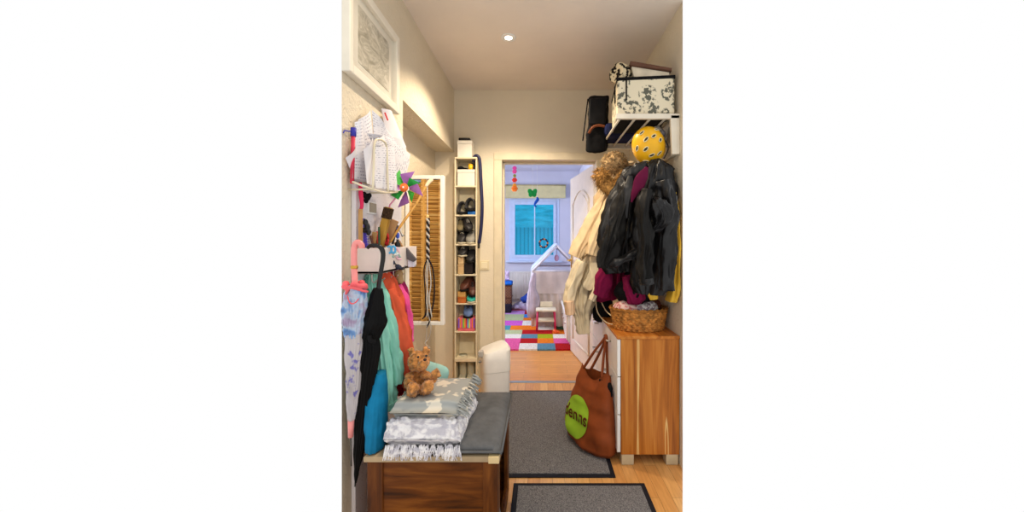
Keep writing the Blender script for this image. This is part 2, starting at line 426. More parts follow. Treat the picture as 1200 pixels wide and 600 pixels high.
def radiator():
    r = thing('radiator', 'white ribbed radiator under the far window', 'radiator', (-.2,KY-.06,.12))
    b = MB()
    for i in range(17):
        x = -.62+i*.052; b.box((x,KY-.09,.14),(x+.036,KY-.05,.66))
    b.box((-.63,KY-.075,.15),(.25,KY-.06,.65)); b.build('panel', m_white, r, bevel=.006)
    b = MB(); b.box((-.635,KY-.1,.655),(.255,KY-.04,.675)); b.build('top_grille', m_white, r)
    b = MB(); b.tube([(-.6,KY-.07,.14),(-.6,KY-.07,0)], .012); b.build('pipe', m_white, r)
radiator()
vb = thing('roller_blind', 'beige roller blind drawn up above the far window', 'blind', (-.1,KY-.08,1.84))
m_bl = mat('beige blind cloth', (222,212,160), .8, .03)
b = MB(); b.box((-.67,KY-.1,2.10),(.49,KY-.075,2.33)); b.build('cloth', m_bl, vb, bevel=.004)
b = MB(); b.tube([(-.68,KY-.06,2.33),(.5,KY-.06,2.33)], .03); b.build('roller', mat('blind roller', (206,192,140), .6, .03), vb, smooth=True)
b = MB(); b.box((-.67,KY-.106,2.095),(.49,KY-.068,2.112)); b.build('bottom_bar', m_bl, vb)

# hanging mobiles
def flower(mb, c, r, petals=6):
    for i in range(petals):
        a = 2*PI*i/petals; mb.ball(c+Vector((math.cos(a)*r*.6,0,math.sin(a)*r*.6)), (r*.45,r*.2,r*.45), 8, 6)
    mb.ball(c, (r*.35,r*.3,r*.35), 8, 6)
s = 75; mo = thing('flower_garland', 'string of pink, red and orange paper flowers hanging in the far room', 'mobile', P(603,223,s))
b = MB(); b.tube([P(603,180,s),P(603,222,s)], .002, 5); b.build('string', m_white, mo)
for y,c,r in ((197,(230,80,150),.034),(201,(226,80,140),.036),(206,(150,150,60),.026),(211,(226,60,40),.04),(217,(230,150,40),.03),(221,(240,120,40),.05)):
    b = MB(); flower(b, P(603,y,s), r); b.build('flower', mat('paper flower %d'%y, c, .7), mo)
bu = thing('butterfly_mobile', 'green felt butterfly hanging before the far window', 'mobile', P(624,230,s))
m_g = mat('green felt', (30,140,60), .8, .1)
b = MB()
for sg in (-1,1):
    for dz,r in ((.03,.05),(-.02,.035)):
        b.ball(P(624,227,s)+Vector((sg*.035,0,dz)), (r*.75,.006,r), 12, 8, Matrix.Rotation(sg*.5,3,'Y'))
b.ball(P(624,227,s), (.01,.01,.05), 8, 8); b.build('wings', m_g, bu, smooth=True)
b = MB(); b.tube([P(624,180,s),P(624,224,s)], .0015, 5); b.build('thread', m_white, bu)
bu = thing('seahorse_mobile', 'small blue curled sea creature hanging under the green butterfly', 'mobile', P(628,242,s))
b = MB(); b.tube([P(629.5,231,s),P(630,234,s),P(628,237,s),P(626.5,240,s),P(628,242.5,s),P(629,241,s)], [.012,.024,.022,.014,.009,.005], 8, 4); b.build('body', mat('blue felt', (30,80,170), .8), bu, smooth=True)
b = MB(); b.tube([P(629.5,180,s),P(629.5,232,s)], .0015, 5); b.build('thread', m_white, bu)
c = P(637,285,60.6); wr = thing('bead_wreath', 'ring of dark and orange beads on the far window pane', 'wreath', c)
for nm, m_, st in (('dark_bead', mat('dark bead', (50,60,90), .5), 0), ('orange_bead', mat('orange bead', (220,130,60), .5), 1)):
    for i in range(14):
        if (i % 3 == 0) == bool(st):
            a = 2*PI*i/14; MB().ball(c+Vector((math.cos(a)*.08,0,math.sin(a)*.08)), .02, 8, 6).build('bead', m_, wr, smooth=True)

# hamper, toys and heap
hm = thing('laundry_hamper', 'brown wicker hamper by the left edge of the doorway view', 'hamper', (-.615,6.72,0))
n = NT('brown wicker'); v = n.coord((1,1,1)); ck = n.n('ShaderNodeTexChecker'); ck.inputs['Scale'].default_value = 42; n.l(v, ck.inputs['Vector'])
ck.inputs['Color1'].default_value = lin((150,100,70)); ck.inputs['Color2'].default_value = lin((96,60,42)); n.l(ck.outputs[0], n.b.inputs['Base Color']); n.bump(ck.outputs[1], .6, .01); m_wick = n.m
b = MB(); b.box((-.76,6.56,0.02),(-.52,6.85,.46)); b.build('basket', m_wick, hm, bevel=.02)
for z in (.03,.24,.45): MB().box((-.77,6.55,z),(-.51,6.86,z+.02)).build('band', mat('dark wicker', (100,62,44), .6), hm, bevel=.008)
b = MB(); b.box((-.78,6.57,.472),(-.505,6.84,.54)); tag(b.build('folded_blanket', mat('bright blue fleece', (40,110,210), .9, .15), loc=(-.64,6.7,.472), bevel=.025, smooth=True), 'bright blue folded blanket on the wicker hamper', 'blanket')
b = MB(); b.ball((-.62,6.7,.60), (.06,.06,.06)); b.ball((-.60,6.69,.67), (.04,.04,.045)); b.ball((-.63,6.68,.72), (.014,.01,.025)); b.ball((-.57,6.68,.715), (.014,.01,.025)); b.ball((-.57,6.65,.58),(.02,.03,.02)); b.ball((-.66,6.65,.58),(.02,.03,.02))
tag(remeshed(b, .006).build('plush_toy', mat('lilac plush', (220,200,230), .95), loc=(-.62,6.7,.54), smooth=True), 'pale lilac plush toy sitting on the blue blanket', 'plush toy')
b = MB(); b.box((-.66,6.36,.02),(-.50,6.5,.16)); tag(b.build('toy_box', mat('dark toy box', (40,36,52), .6), loc=(-.58,6.43,.02), bevel=.02), 'small dark box on the rug before the wicker hamper', 'box')
def heap(name, pts, m, label, cat, seed=0):
    b = MB()
    for c, r in pts: b.ball(c, r, 16, 10)
    o = remeshed(b, .012, .03, 9+seed, .01, 28).build(name, m, smooth=True); return tag(o, label, cat)
heap('clothes_heap', [((-.38,6.75,.06),(.16,.12,.07)),((-.22,6.72,.07),(.14,.12,.09)),((-.3,6.7,.1),(.12,.1,.07))], mat('grey lilac washing', (176,166,190), .9, .15), 'grey crumpled clothes heaped before the radiator', 'clothes')
heap('cushion', [((-.24,6.62,.22),(.12,.08,.06)),((-.20,6.62,.26),(.08,.06,.06))], mat('royal blue cloth', (44,74,160), .9, .1), 'royal blue crumpled cushion on the grey clothes heap', 'cushion', 3)

# play tent
pt = thing('play_tent', 'beige canvas house tent standing in the far room', 'tent', (.2,5.9,0))
m_canvas = mat('beige canvas', (214,200,190), .9, .06, 6, .3, 30)
m_pole = mat('pale pole', (224,220,226), .5, .04)
tx0, tx1, ty0, ty1, te, ta = -.115, .62, 5.40, 6.5, .83, 1.20; tm = .25
b = MB(); w = .032
for y in (ty0, ty1):
    for x in (tx0, tx1): b.tube([(x,y,.018),(x,y,te)], w*.55)
    b.tube([(tx0,y,te),(tm,y,ta)], w*.6); b.tube([(tx1,y,te),(tm,y,ta)], w*.6); b.tube([(tx0,y,te),(tx1,y,te)], w*.5); b.tube([(tx0,y,.53),(tx1,y,.53)], w*.4)
b.tube([(tm,ty0,ta),(tm,ty1,ta)], w*.6); b.build('frame', m_pole, pt, smooth=True)
b = MB(); b.hexa([(tx0-.02,ty0+.02,te),(tx0-.02,ty1,te),(tm,ty1,ta+.02),(tm,ty0+.02,ta+.02),(tx0-.03,ty0+.02,te+.01),(tx0-.03,ty1,te+.01),(tm,ty1,ta+.035),(tm,ty0+.02,ta+.035)])
b.hexa([(tx1+.02,ty0+.02,te),(tx1+.02,ty1,te),(tm,ty1,ta+.02),(tm,ty0+.02,ta+.02),(tx1+.03,ty0+.02,te+.01),(tx1+.03,ty1,te+.01),(tm,ty1,ta+.035),(tm,ty0+.02,ta+.035)]); b.build('roof', mat('blue white canvas', (196,206,236), .9, .05), pt)
def sheet_xz(x0,x1,z0,z1,y,amp,k,sag=0,nx=40,nz=14,th=.006):
    b = MB(); R = []
    for sgn in (0,1):
        g = []
        for j in range(nz+1):
            row = []
            for i in range(nx+1):
                u = i/nx; v = j/nz
                row.append(Vector((x0+(x1-x0)*u, y+sgn*th+amp*math.sin(k*u*2*PI+v*1.2)+.3*amp*noise.noise(Vector((u*9,v*7,3))), z0+(z1-z0)*v-sag*math.sin(PI*u)*v)))
            g.append(row)
        R.append(g)
    for g in R:
        o = len(b.v); b.add([p for r in g for p in r], [(j*(nx+1)+i,j*(nx+1)+i+1,(j+1)*(nx+1)+i+1,(j+1)*(nx+1)+i) for j in range(nz) for i in range(nx)])
    return b
sheet_xz(tx0,tx1,.50,te+.01,ty0-.03,.006,4,.02).build('front_cloth', m_canvas, pt, smooth=True)
sheet_xz(tx0,tx1,.02,.53,ty0-.015,.014,7,.0).build('lower_cloth', m_canvas, pt, smooth=True)
b = loft([(626,320,81,2,.02),(624,335,81,4,.03),(625,350,81,7,.05),(624,364,81,6,.05),(622,372,80,4,.04)], 40, 6, 7, .25, .006, 20, 2); b.build('side_curtain', mat('lilac grey canvas', (196,184,196), .9, .06), pt, smooth=True)
b = MB(); b.tube([(.245,ty0+.05,1.16),(.245,ty0+.05,1.06)], .003); b.ball((.245,ty0+.05,1.02), (.035,.03,.05)); b.build('pendant', mat('rose felt', (200,160,190), .8), pt, smooth=True)

# doll high chair
s = 83; hc = thing('doll_high_chair', 'small white doll high chair with pink legs on the rug', 'chair', (.07,5.2,.018))
m_pk = mat('raspberry lacquer', (200,40,90), .4)
for x in (-.035,.20):
    for y in (5.10,5.30):
        MB().tube([(x-(.012 if x < 0.1 else -.012),y,.018),(x,y,.30)], .015).build('leg', m_pk, hc, smooth=True)
b = MB(); b.box((-.06,5.07,.295),(.225,5.32,.32)); b.build('tray', m_cream, hc, bevel=.006)
b = MB(); b.box((-.03,5.09,.15),(.195,5.31,.17)); b.build('seat', m_cream, hc, bevel=.004)
b = MB(); b.box((.0,5.29,.32),(.18,5.31,.40)); b.build('backrest', m_cream, hc, bevel=.008)
b = MB(); b.ball((.20,4.98,.048), .03); b.ball((.235,4.98,.04),(.025,.02,.022)); tag(b.build('toy_duck', mat('orange toy', (230,90,30), .4), loc=(.2,4.98,.02), smooth=True), 'small orange toy on the rug by the low white cabinet', 'toy')
# low white cabinet
lc = thing('low_cabinet', 'low white cabinet along the right of the far room rug', 'cabinet', (.53,5.0,0))
b = MB(); b.box((.34,4.45,.05),(.70,5.36,.37)); b.box((.36,4.47,0),(.68,5.34,.05)); b.build('body', m_white, lc, bevel=.004)
b = MB(); b.box((.303,4.43,.37),(.715,5.38,.40)); b.build('top', m_white, lc, bevel=.004)
for i in range(3):
    b = MB(); b.box((.32,4.465+i*.30,.07),(.34,4.755+i*.30,.36)); dr = b.build('door', m_door, lc, bevel=.003)
    MB().ball((.312,4.61+i*.30,.25), .014, 8, 6).build('knob', m_metal, dr, smooth=True)

# ------------------------------------------------------------------ ceiling light, switch
s = 177; c = P(596,44,s); cl = thing('ceiling_spotlight', 'round recessed spotlight glowing in the corridor ceiling', 'light', (c.x,c.y,H))
b = MB(); b.lathe((c.x,c.y,H), [(.032,-.004),(.044,-.006),(.05,-.003),(.05,.0),(.032,.0)], 32); b.build('trim_ring', m_white, cl, smooth=True)
n = NT('lit lamp glass'); n.b.inputs['Emission Color'].default_value = (1,.93,.8,1); n.b.inputs['Emission Strength'].default_value = 12; m_lit = n.m
b = MB(); b.lathe((c.x,c.y,H), [(.0005,-.006),(.02,-.005),(.031,-.002),(.031,0)], 24); b.build('bulb', m_lit, cl, smooth=True)
sw = thing('light_switch', 'square cream rocker switch on the wall beside the doorway', 'switch', P(567,311,131.5))
a0 = P(562,316.5,131.6); a1 = P(573,305.5,131.6)
MB().box((a0.x,YB-.012,a0.z),(a1.x,YB,a1.z)).build('frame', mat('switch cream', (226,212,176), .35, .01), sw, bevel=.004)
MB().box((a0.x+.014,YB-.018,a0.z+.014),(a1.x-.014,YB-.01,a1.z-.014)).build('rocker', mat('switch white', (232,220,188), .3, .01), sw, bevel=.003)

# ------------------------------------------------------------------ picture on the left wall
pf = thing('framed_picture', 'white framed grey wave drawing high on the left wall', 'picture', (XL,1.67,2.0))
py0, py1, pz0, pz1 = 1.408, 1.925, 1.945, 2.345
b = MB(); w = .038; x0, x1 = XL, XL+.035
b.box((x0,py0+.012,pz0),(x1,py0+w,pz1)); b.box((x0,py1-w,pz0),(x1,py1,pz1)); b.box((x0,py0+w,pz0),(x1,py1-w,pz0+w)); b.box((x0,py0+w,pz1-w),(x1,py1-w,pz1))
b.build('frame', mat('ivory frame', (232,224,206), .4, .02), pf, bevel=.004)
MB().box((XL,py0+w,pz0+w),(XL+.012,py1-w,pz1-w)).build('mount', mat('mount board', (232,226,210), .8, .01), pf)
n = NT('grey wash drawing'); v = n.coord((1,1.6,3.2)); t = n.n('ShaderNodeTexNoise'); t.inputs['Scale'].default_value = 5; t.inputs['Detail'].default_value = 3; t.inputs['Distortion'].default_value = 1.2; n.l(v, t.inputs['Vector'])
n.l(n.ramp(t.outputs['Fac'], [(.34, lin((150,144,124))), (.47, lin((186,180,162))), (.5, lin((208,202,184))), (.56, lin((176,170,150))), (.60, lin((216,210,194)))]), n.b.inputs['Base Color'])
MB().box((XL+.012,py0+.12,pz0+.085),(XL+.014,py1-.09,pz1-.075)).build('drawing', n.m, pf)
n = NT('picture glass'); tr = n.n('ShaderNodeBsdfTransparent'); gl = n.n('ShaderNodeBsdfGlossy'); gl.inputs['Roughness'].default_value = .02
fz = n.n('ShaderNodeMixShader'); fz.inputs[0].default_value = .07
n.l(tr.outputs[0], fz.inputs[1]); n.l(gl.outputs[0], fz.inputs[2]); n.l(fz.outputs[0], n.t.nodes['Material Output'].inputs[0])
MB().box((XL+.02,py0+w,pz0+w),(XL+.0215,py1-w,pz1-w)).build('glass', n.m, pf)

# ------------------------------------------------------------------ perforated panel and trough shelf on the left wall
n = NT('perforated white panel'); v = n.coord((1,1,1)); vo = n.n('ShaderNodeTexVoronoi'); vo.inputs['Scale'].default_value = 62; vo.inputs['Randomness'].default_value = .15; n.l(v, vo.inputs['Vector'])
n.l(n.ramp(vo.outputs['Distance'], [(.22, lin((150,140,150))), (.30, lin((226,220,222)))]), n.b.inputs['Base Color']); n.b.inputs['Roughness'].default_value = .5
XP = XL+.018; ypa, ypb = F/288, F/216
b = MB(); b.box((XL+.001,ypa,.02),(XP,ypb,1.53)); tag(b.build('perforated_panel', n.m, bevel=.002), 'white perforated panel fixed along the left wall', 'panel')
m_sh = mat('rosy white shelf lacquer', (228,214,204), .4, .03)
sh = thing('trough_shelf', 'white trough shelf full of tools on the left wall', 'shelf', (-.72,1.75,1.15))
ya, yb, xs = F/287, F/221, -.655; z0, z1 = 1.15, 1.256
b = MB(); b.box((XP,ya,z0),(xs,yb,z0+.012)); b.build('base', m_sh, sh, bevel=.002)
b = MB(); b.box((xs-.012,ya+.012,z0),(xs,yb-.012,z1-.0)); b.build('front_board', m_sh, sh, bevel=.002)
for y in (ya, yb-.012): MB().box((XP,y,z0),(xs,y+.012,z1)).build('end_board', m_sh, sh, bevel=.002)
for i in range(5):
    y = ya+.04+i*.075
    MB().tube([(xs-.05,y,z0),(xs-.05,y,z0-.03),(xs-.04,y,z0-.04),(xs-.028,y,z0-.028)], .003, 8, 4).build('coat_hook', m_metal, sh, smooth=True)

# letter rack with sheets
lr = thing('letter_rack', 'cream wire rack holding loose papers on the left wall', 'rack', (XL,1.55,1.52))
m_wire = mat('cream wire', (226,214,184), .4, .03)
XW = -.672
b = MB(); b.tube([PX(437,222,XW),PX(438,190,XW),PX(439,168,XW),PX(443,163,XW),PX(450,166,XW),PX(453,173,XW),PX(454,200,XW),PX(455,226,XW)], .0045, 8, 4); b.build('front_loop', m_wire, lr, smooth=True)
b = MB(); b.tube([PX(413,213,-.74),PX(437,222,XW),PX(455,226,XW),PX(474,224,-.70)], .004, 8, 3); b.tube([PX(437,222,XW), PX(437,222,XW)+Vector((XL-XW,0,0))], .004); b.tube([PX(455,226,XW), PX(455,226,XW)+Vector((XL-XW,0,0))], .004); b.build('base_wire', m_wire, lr, smooth=True)
n = NT('printed paper'); tc = n.n('ShaderNodeTexCoord')
br = n.n('ShaderNodeTexBrick'); br.inputs['Scale'].default_value = 1; br.inputs['Brick Width'].default_value = .11; br.inputs['Row Height'].default_value = .055; br.inputs['Mortar Size'].default_value = .018; br.offset = .3
br.inputs['Color1'].default_value = lin((168,166,180)); br.inputs['Color2'].default_value = lin((206,204,212)); br.inputs['Mortar'].default_value = lin((232,230,234)); n.l(tc.outputs['UV'], br.inputs['Vector'])
nz = n.n('ShaderNodeTexNoise'); nz.inputs['Scale'].default_value = 3.5; n.l(tc.outputs['UV'], nz.inputs['Vector'])
mx = n.n('ShaderNodeMixRGB'); n.l(n.ramp(nz.outputs['Fac'], [(.42,(0,0,0,1)),(.5,(1,1,1,1))]), mx.inputs[0]); mx.inputs[1].default_value = lin((230,228,232)); n.l(br.outputs['Color'], mx.inputs[2]); n.l(mx.outputs[0], n.b.inputs['Base Color']); n.b.inputs['Roughness'].default_value = .8
m_paper = n.m; m_plain = mat('plain paper', (230,226,228), .8, .03)
def sheet(corners, X0, X1, m, bend=.012):
    """corners tl, tr, br, bl in pixels; X at left and right edge"""
    tl, tr_, br_, bl = corners; N = 10; vs = []; uv = []
    for side in (0, 1):
        for j in range(N+1):
            for i in range(N+1):
                u, v = i/N, j/N
                px = (tl[0]*(1-u)+tr_[0]*u)*(1-v)+(bl[0]*(1-u)+br_[0]*u)*v
                py = (tl[1]*(1-u)+tr_[1]*u)*(1-v)+(bl[1]*(1-u)+br_[1]*u)*v
                X = X0+(X1-X0)*u
                p = PX(px, py, X)
                p.x += bend*math.sin(PI*u)*(1-v)+side*-.0008
                vs.append(p); uv.append((u*.7, 1-v))
    M = N+1; fs = []
    for sd in (0, 1):
        for j in range(N):
            for i in range(N): 
                q = [sd*M*M+j*M+i, sd*M*M+j*M+i+1, sd*M*M+(j+1)*M+i+1, sd*M*M+(j+1)*M+i]; fs.append(q)
    me = bpy.data.meshes.new('paper_sheet'); c = sum(vs, Vector())/len(vs); me.from_pydata([tuple(v-c) for v in vs], [], fs); me.materials.append(m)
    ul = me.uv_layers.new(name='uv')
    for l in me.loops: ul.data[l.index].uv = uv[l.vertex_index]
    for p in me.polygons: p.use_smooth = True
    o = bpy.data.objects.new('paper_sheet', me); COL.objects.link(o); o.location = c; return o
G = 'loose papers in the letter rack'
sheets = [
 ([(447,127),(459,130),(476,172),(462,215)], -.752,-.738, m_plain, 'blank white sheet with a red pen stroke at the back of the rack'),
 ([(420,140),(434,128),(444,214),(420,210)], -.757,-.745, m_paper, None),
 ([(456,160),(473,165),(480,190),(470,226)], -.742,-.722, m_plain, 'plain white sheet sticking out furthest right from the rack'),
 ([(405,185),(418,168),(432,214),(416,212)], -.757,-.744, m_plain, 'plain white leaf nearest the rod with the blue cap'),
 ([(416,143),(424,139),(432,212),(413,209)], -.745,-.735, m_paper, None),
 ([(436,129),(452,150),(474,178),(440,188)], -.742,-.718, m_paper, None),
 ([(430,156),(455,160),(481,181),(470,226)], -.725,-.70, m_paper, None),
 ([(429,168),(450,158),(468,224),(434,217)], -.706,-.69, m_paper, None),
 ([(426,175),(436,160),(452,223),(430,215)], -.69,-.685, m_plain, 'plain white leaf bulging just behind the wire loop'),
 ([(436,172),(462,172),(466,224),(440,220)], -.685,-.68, m_paper, None)]
for cs, a, b_, m, lab in sheets:
    o = sheet(cs, a, b_, m); tag(o, lab or 'white printed sheet fanned out in the wire wall rack', 'paper', None if lab else G)
    if lab and 'red pen' in lab:
        q = MB(); p0 = PX(451,132,-.735); p1 = PX(454.5,141,-.73); q.tube([p0,p1], .004, 6); k = q.build('pen_stroke', mat('red ink', (226,70,70), .6), local=True, label='red pen stroke')
        k.data.transform(Matrix.Translation(-o.location)); k.parent = o
# rod with blue cap
rd = thing('ribbon_wand', 'red rod with a blue cap hanging left of the papers', 'wand', PX(413,214,-.75))
b = MB(); b.tube([PX(412.5,215,-.75),PX(414,157,-.75)], .008, 10); b.build('rod', mat('red rod', (206,60,80), .5, .3, 6), rd, smooth=True)
b = MB(); b.tube([PX(414,160,-.75),PX(414.2,150,-.75)], .011, 10); b.build('cap', mat('blue cap', (60,60,160), .5), rd, smooth=True)
b = MB(); b.tube([PX(414,152,-.75),PX(410,154,-.758),PX(404,153,-.762),PX(402.5,156,-.766)], .0025, 6, 4); b.build('cord', mat('blue cord', (70,70,170), .6), rd, smooth=True)

# pinwheel
pw = thing('pinwheel', 'green and purple pinwheel with an orange centre before the slatted panel', 'pinwheel', P(474,224,240))
s = 243; c = P(476.5,221,s)
for i in range(8):
    a = 2*PI*i/8+.35; colr = [(34,150,60),(150,90,160),(70,190,60),(176,110,180)][i % 4]
    L = (.072,.092,.098,.07,.086,.102,.072,.088)[i]
    d = Vector((math.cos(a),0,math.sin(a))); e = Vector((math.cos(a+.75),0,math.sin(a+.75)))
    b = MB(); n_ = Vector((0,-.03,0))
    vs = [c+d*.012, c+d*L*.62+n_*.2, c+d*L, c+e*L*.74+n_, c+e*.02+n_*.6]
    b.add(vs+[v+Vector((0,.0015,0)) for v in vs], [(0,1,3,4),(1,2,3),(5,6,8,9),(6,7,8),(0,1,6,5),(1,2,7,6),(2,3,8,7),(3,4,9,8)])
    b.build('blade', mat('foil %d' % (i % 4), colr, .35), pw)
b = MB(); b.lathe(c+Vector((0,-.034,0)), [(.001,-.006),(.019,-.004),(.021,.002),(.012,.01),(.001,.012)], 16, Matrix.Rotation(PI/2,3,'X')); b.build('hub', mat('orange hub', (230,110,40), .4), pw, smooth=True)
b = MB(); b.ball(c+Vector((0,-.042,0)), .006, 10, 8); b.build('pin', m_white, pw, smooth=True)
b = MB(); b.tube([c+Vector((0,.003,0)), P(457,240,s), P(455.5,262,s)], .004, 8, 3); b.build('stick', mat('pink stick', (236,150,180), .4), pw, smooth=True)

# small things on the panel
sp = thing('small_picture', 'small striped picture in a white frame on the perforated panel', 'picture', PX(436,250,XP+.01))
y0_, y1_ = PX(431,0,XP+.008).y, PX(440.5,0,XP+.008).y; zz1 = PX(436,237,XP).z; zz0 = PX(436,251,XP).z
MB().box((XP,y0_,zz0),(XP+.012,y1_,zz1)).build('frame', m_white, sp, bevel=.002)
n = NT('brown stripes'); v = n.coord((1,1,1)); wv = n.n('ShaderNodeTexWave', bands_direction='Y'); wv.inputs['Scale'].default_value = 34; n.l(v, wv.inputs['Vector']); n.l(n.ramp(wv.outputs['Fac'], [(.3, lin((120,104,84))), (.6, lin((200,186,160)))]), n.b.inputs['Base Color'])
MB().box((XP+.012,y0_+.006,zz0+.006),(XP+.0135,y1_-.006,zz1-.006)).build('print', n.m, sp)
b = loft([(422,214,285,2,.004),(423,228,285,2.6,.006),(424,240,285,2.2,.005),(423,246,285,2,.004)], 16, 5, 0,0, .002,30,1); tag(b.build('ribbon', mat('raspberry ribbon', (214,50,90), .6), smooth=True), 'raspberry ribbon hanging below the papers', 'ribbon')
b = MB()
for x,y,r in ((427,228,.014),(431,231,.017),(429,235,.013),(433,229,.012)): b.ball(PX(x,y,-.738), (.01,r,r), 10, 8)
tag(remeshed(b,.004).build('hair_clip', m_black, smooth=True), 'black bunched hair tie hanging below the papers', 'hair tie')
def stand(name, label, cat, pts, r, m, s, n_=10, group=None):
    b = MB(); b.tube([P(x,y,s) for x,y in pts], r, n_, 3); return tag(b.build(name, m, smooth=True), label, cat, group)
m_pale = wood('pale raw wood', [(176,128,76),(214,172,116)], (6,6,.8), .6, 9)
m_ply = wood('tan wood', [(150,108,70),(196,154,108)], (6,6,.8), .6, 9)
def slab(name, label, cat, p0, p1, w, t, m, s, child=None):
    a, c_ = P(p0[0],p0[1],s), P(p1[0],p1[1],s); d = (c_-a); L = d.length; d.normalize(); yv = Vector((0,1,0)); x = d.cross(yv).normalized()
    M = Matrix((x, yv, d)).transposed().to_4x4(); M.translation = a
    b = MB(); b.box((-w/2,-t/2,0),(w/2,t/2,L), M); o = b.build(name, m, bevel=min(w,t)*.2); tag(o, label, cat)
    if child:
        nm, cm, f0, f1, g = child; b = MB(); b.box((-w/2*g,-t/2*g,L*f0),(w/2*g,t/2*g,L*f1), M); k = b.build(nm, cm); k.parent = o; k['label'] = nm.replace('_',' ')
    return o
slab('wooden_ruler', 'pale wooden stick standing at the left end of the trough shelf', 'stick', (422.5,291),(422.5,245), .017,.006, m_pale, 286)
# comb
cb = thing('hair_comb', 'violet comb standing at the left end of the trough shelf', 'comb', P(427,291,281)); s = 281; m_v = mat('violet plastic', (92,76,200), .4)
b = MB(); b.hexa([P(425.5,292,s),P(430.5,292,s),P(430.5,292,s)+Vector((0,.006,0)),P(425.5,292,s)+Vector((0,.006,0)),P(425.3,256,s),P(427,256,s),P(427,256,s)+Vector((0,.006,0)),P(425.3,256,s)+Vector((0,.006,0))]); b.build('spine', m_v, cb)
b = MB()
for i in range(6): b.tube([P(428,274+i*3,s),P(432,274+i*3,s)], .0022, 6)
b.build('teeth', m_v, cb)
slab('block_brush', 'wooden brush with dark bristles and yellow paint standing in the trough', 'brush', (444,290),(456,243), .034,.03, wood('ochre wood', [(150,104,30),(206,160,70)], (5,5,1), .5, 8), 258, ('bristles', mat('dark bristle', (60,44,30), .9, .4, 140, .8, 200), .72, .98, 1.06))
slab('paint_stirrer', 'tan wooden slat leaning right of the dark bristled brush', 'slat', (451,288),(463,258), .035,.014, m_ply, 250)
slab('clothes_peg', 'short tan wooden wedge standing left of the red scissors', 'peg', (437,290),(440,272), .024,.012, m_pale, 262)
slab('wood_chisel', 'dark tan wooden handle leaning right at the trough end', 'handle', (475,302),(465,283), .03,.02, m_ply, 236)
tag((lambda b: b.build('bamboo_stick', mat('honey bamboo', (206,150,66), .4, .1, 30), smooth=True))(MB().tube([P(457,284,250),P(470,264,244),P(487,240,236),P(499,219,231)], .0062, 10, 6)), 'long honey bamboo stick leaning right across the slatted panel', 'stick')
k = MB().tube([P(499,219,231),P(503,213,230),P(507,210.5,229)], [.0075,.010,.008], 10, 3).build('stick_tip', mat('bleached tip', (236,210,170), .6), smooth=True); k.parent = [o for o in COL.objects if o.name == 'bamboo_stick'][0]; k['label'] = 'bleached stick tip'
sc_ = thing('scissors', 'red handled scissors standing in the trough shelf', 'scissors', P(450,288,252)); s = 252
for dx in (-2.2,2.2):
    pts = [P(450+dx+1.9*math.cos(a)+(.8 if dx>0 else 0), 280+6.5*math.sin(a), s) for a in [2*PI*i/14 for i in range(15)]]
    MB().tube(pts, .0052, 8).build('handle', mat('red plastic', (206,30,34), .35), sc_, smooth=True)
b = MB(); b.hexa([P(448,287,s),P(452,287,s),P(452,287,s-1),P(448,287,s-1),P(449.5,300,s),P(450.5,300,s),P(450.5,300,s-1),P(449.5,300,s-1)]); b.build('blade', m_metal, sc_)
stand('felt_pen', 'dark green pen standing left of the red scissors', 'pen', [(444.5,292),(444.2,266)], .0045, mat('dark green pen', (40,84,50), .4), 266)
stand('marker_pen', 'red pen standing behind the dark green pen', 'pen', [(443,290),(442,271)], .005, mat('red pen', (196,50,40), .4), 262)
stand('toothbrush', 'slim black and grey brush handle leaning behind the bamboo stick', 'brush', [(460,286),(466,264)], .005, m_blackpl, 243)
stand('wrench', 'small grey spanner leaning far right in the trough', 'spanner', [(462,264),(468,270),(472.5,277)], [.003,.003,.007], m_metal, 240)
b = MB(); b.ball(P(458.5,277,246), (.012,.012,.016)); b.ball(P(457.5,272,246), (.008,.008,.008)); tag(b.build('bottle_cap', m_g, smooth=True), 'green toy bottle beside the red scissors', 'bottle')
b = MB(); b.ball(P(466,276,244), (.009,.009,.016)); b.tube([P(466,271,244),P(465.6,267,244)], .004); tag(b.build('glue_bottle', mat('blue bottle', (60,90,200), .4), smooth=True), 'blue toy bottle right of the bamboo stick', 'bottle')
gp = thing('craft_scissors', 'small scissors with light blue loops lying in the trough', 'scissors', P(459,296,270)); s = 270
for dx in (-2.6,2):
    pts = [P(459+dx+2.4*math.cos(a), 292.5+4*math.sin(a), s) for a in [2*PI*i/12 for i in range(13)]]
    MB().tube(pts, .005, 8).build('handle', mat('sky blue plastic', (80,170,220), .4), gp, smooth=True)
MB().hexa([P(457,296,s),P(461,296,s),P(461,296,s-1),P(457,296,s-1),P(464,303,s),P(465,304,s),P(465,304,s-1),P(464,303,s-1)]).build('blade', m_metal, gp)
heap('cloth_scrap', [(P(463,297,257),(.018,.02,.013)),(P(468,300,251),(.02,.02,.012)),(P(459,300,264),(.014,.02,.014))], two_tone('scrap stripes', (150,190,180), (232,226,224), 90, .5), 'crumpled pale scrap of cloth lying over the trough edge', 'cloth', 5)
sg = thing('sunglasses', 'dark sunglasses hooked over the trough edge', 'glasses', P(464,309,262)); s = 262
for cx,cy in ((459,307),(467,313)):
    MB().ball(P(cx,cy,s), (.017,.007,.012), 14, 8, Matrix.Rotation(.5,3,'Y')).build('lens', mat('dark lens', (44,46,66), .15), sg, smooth=True)
MB().tube([P(455,303,s),P(463,309,s),P(471,316,s),P(475,312,253)], .0035, 8, 3).build('frame', m_blackpl, sg, smooth=True)
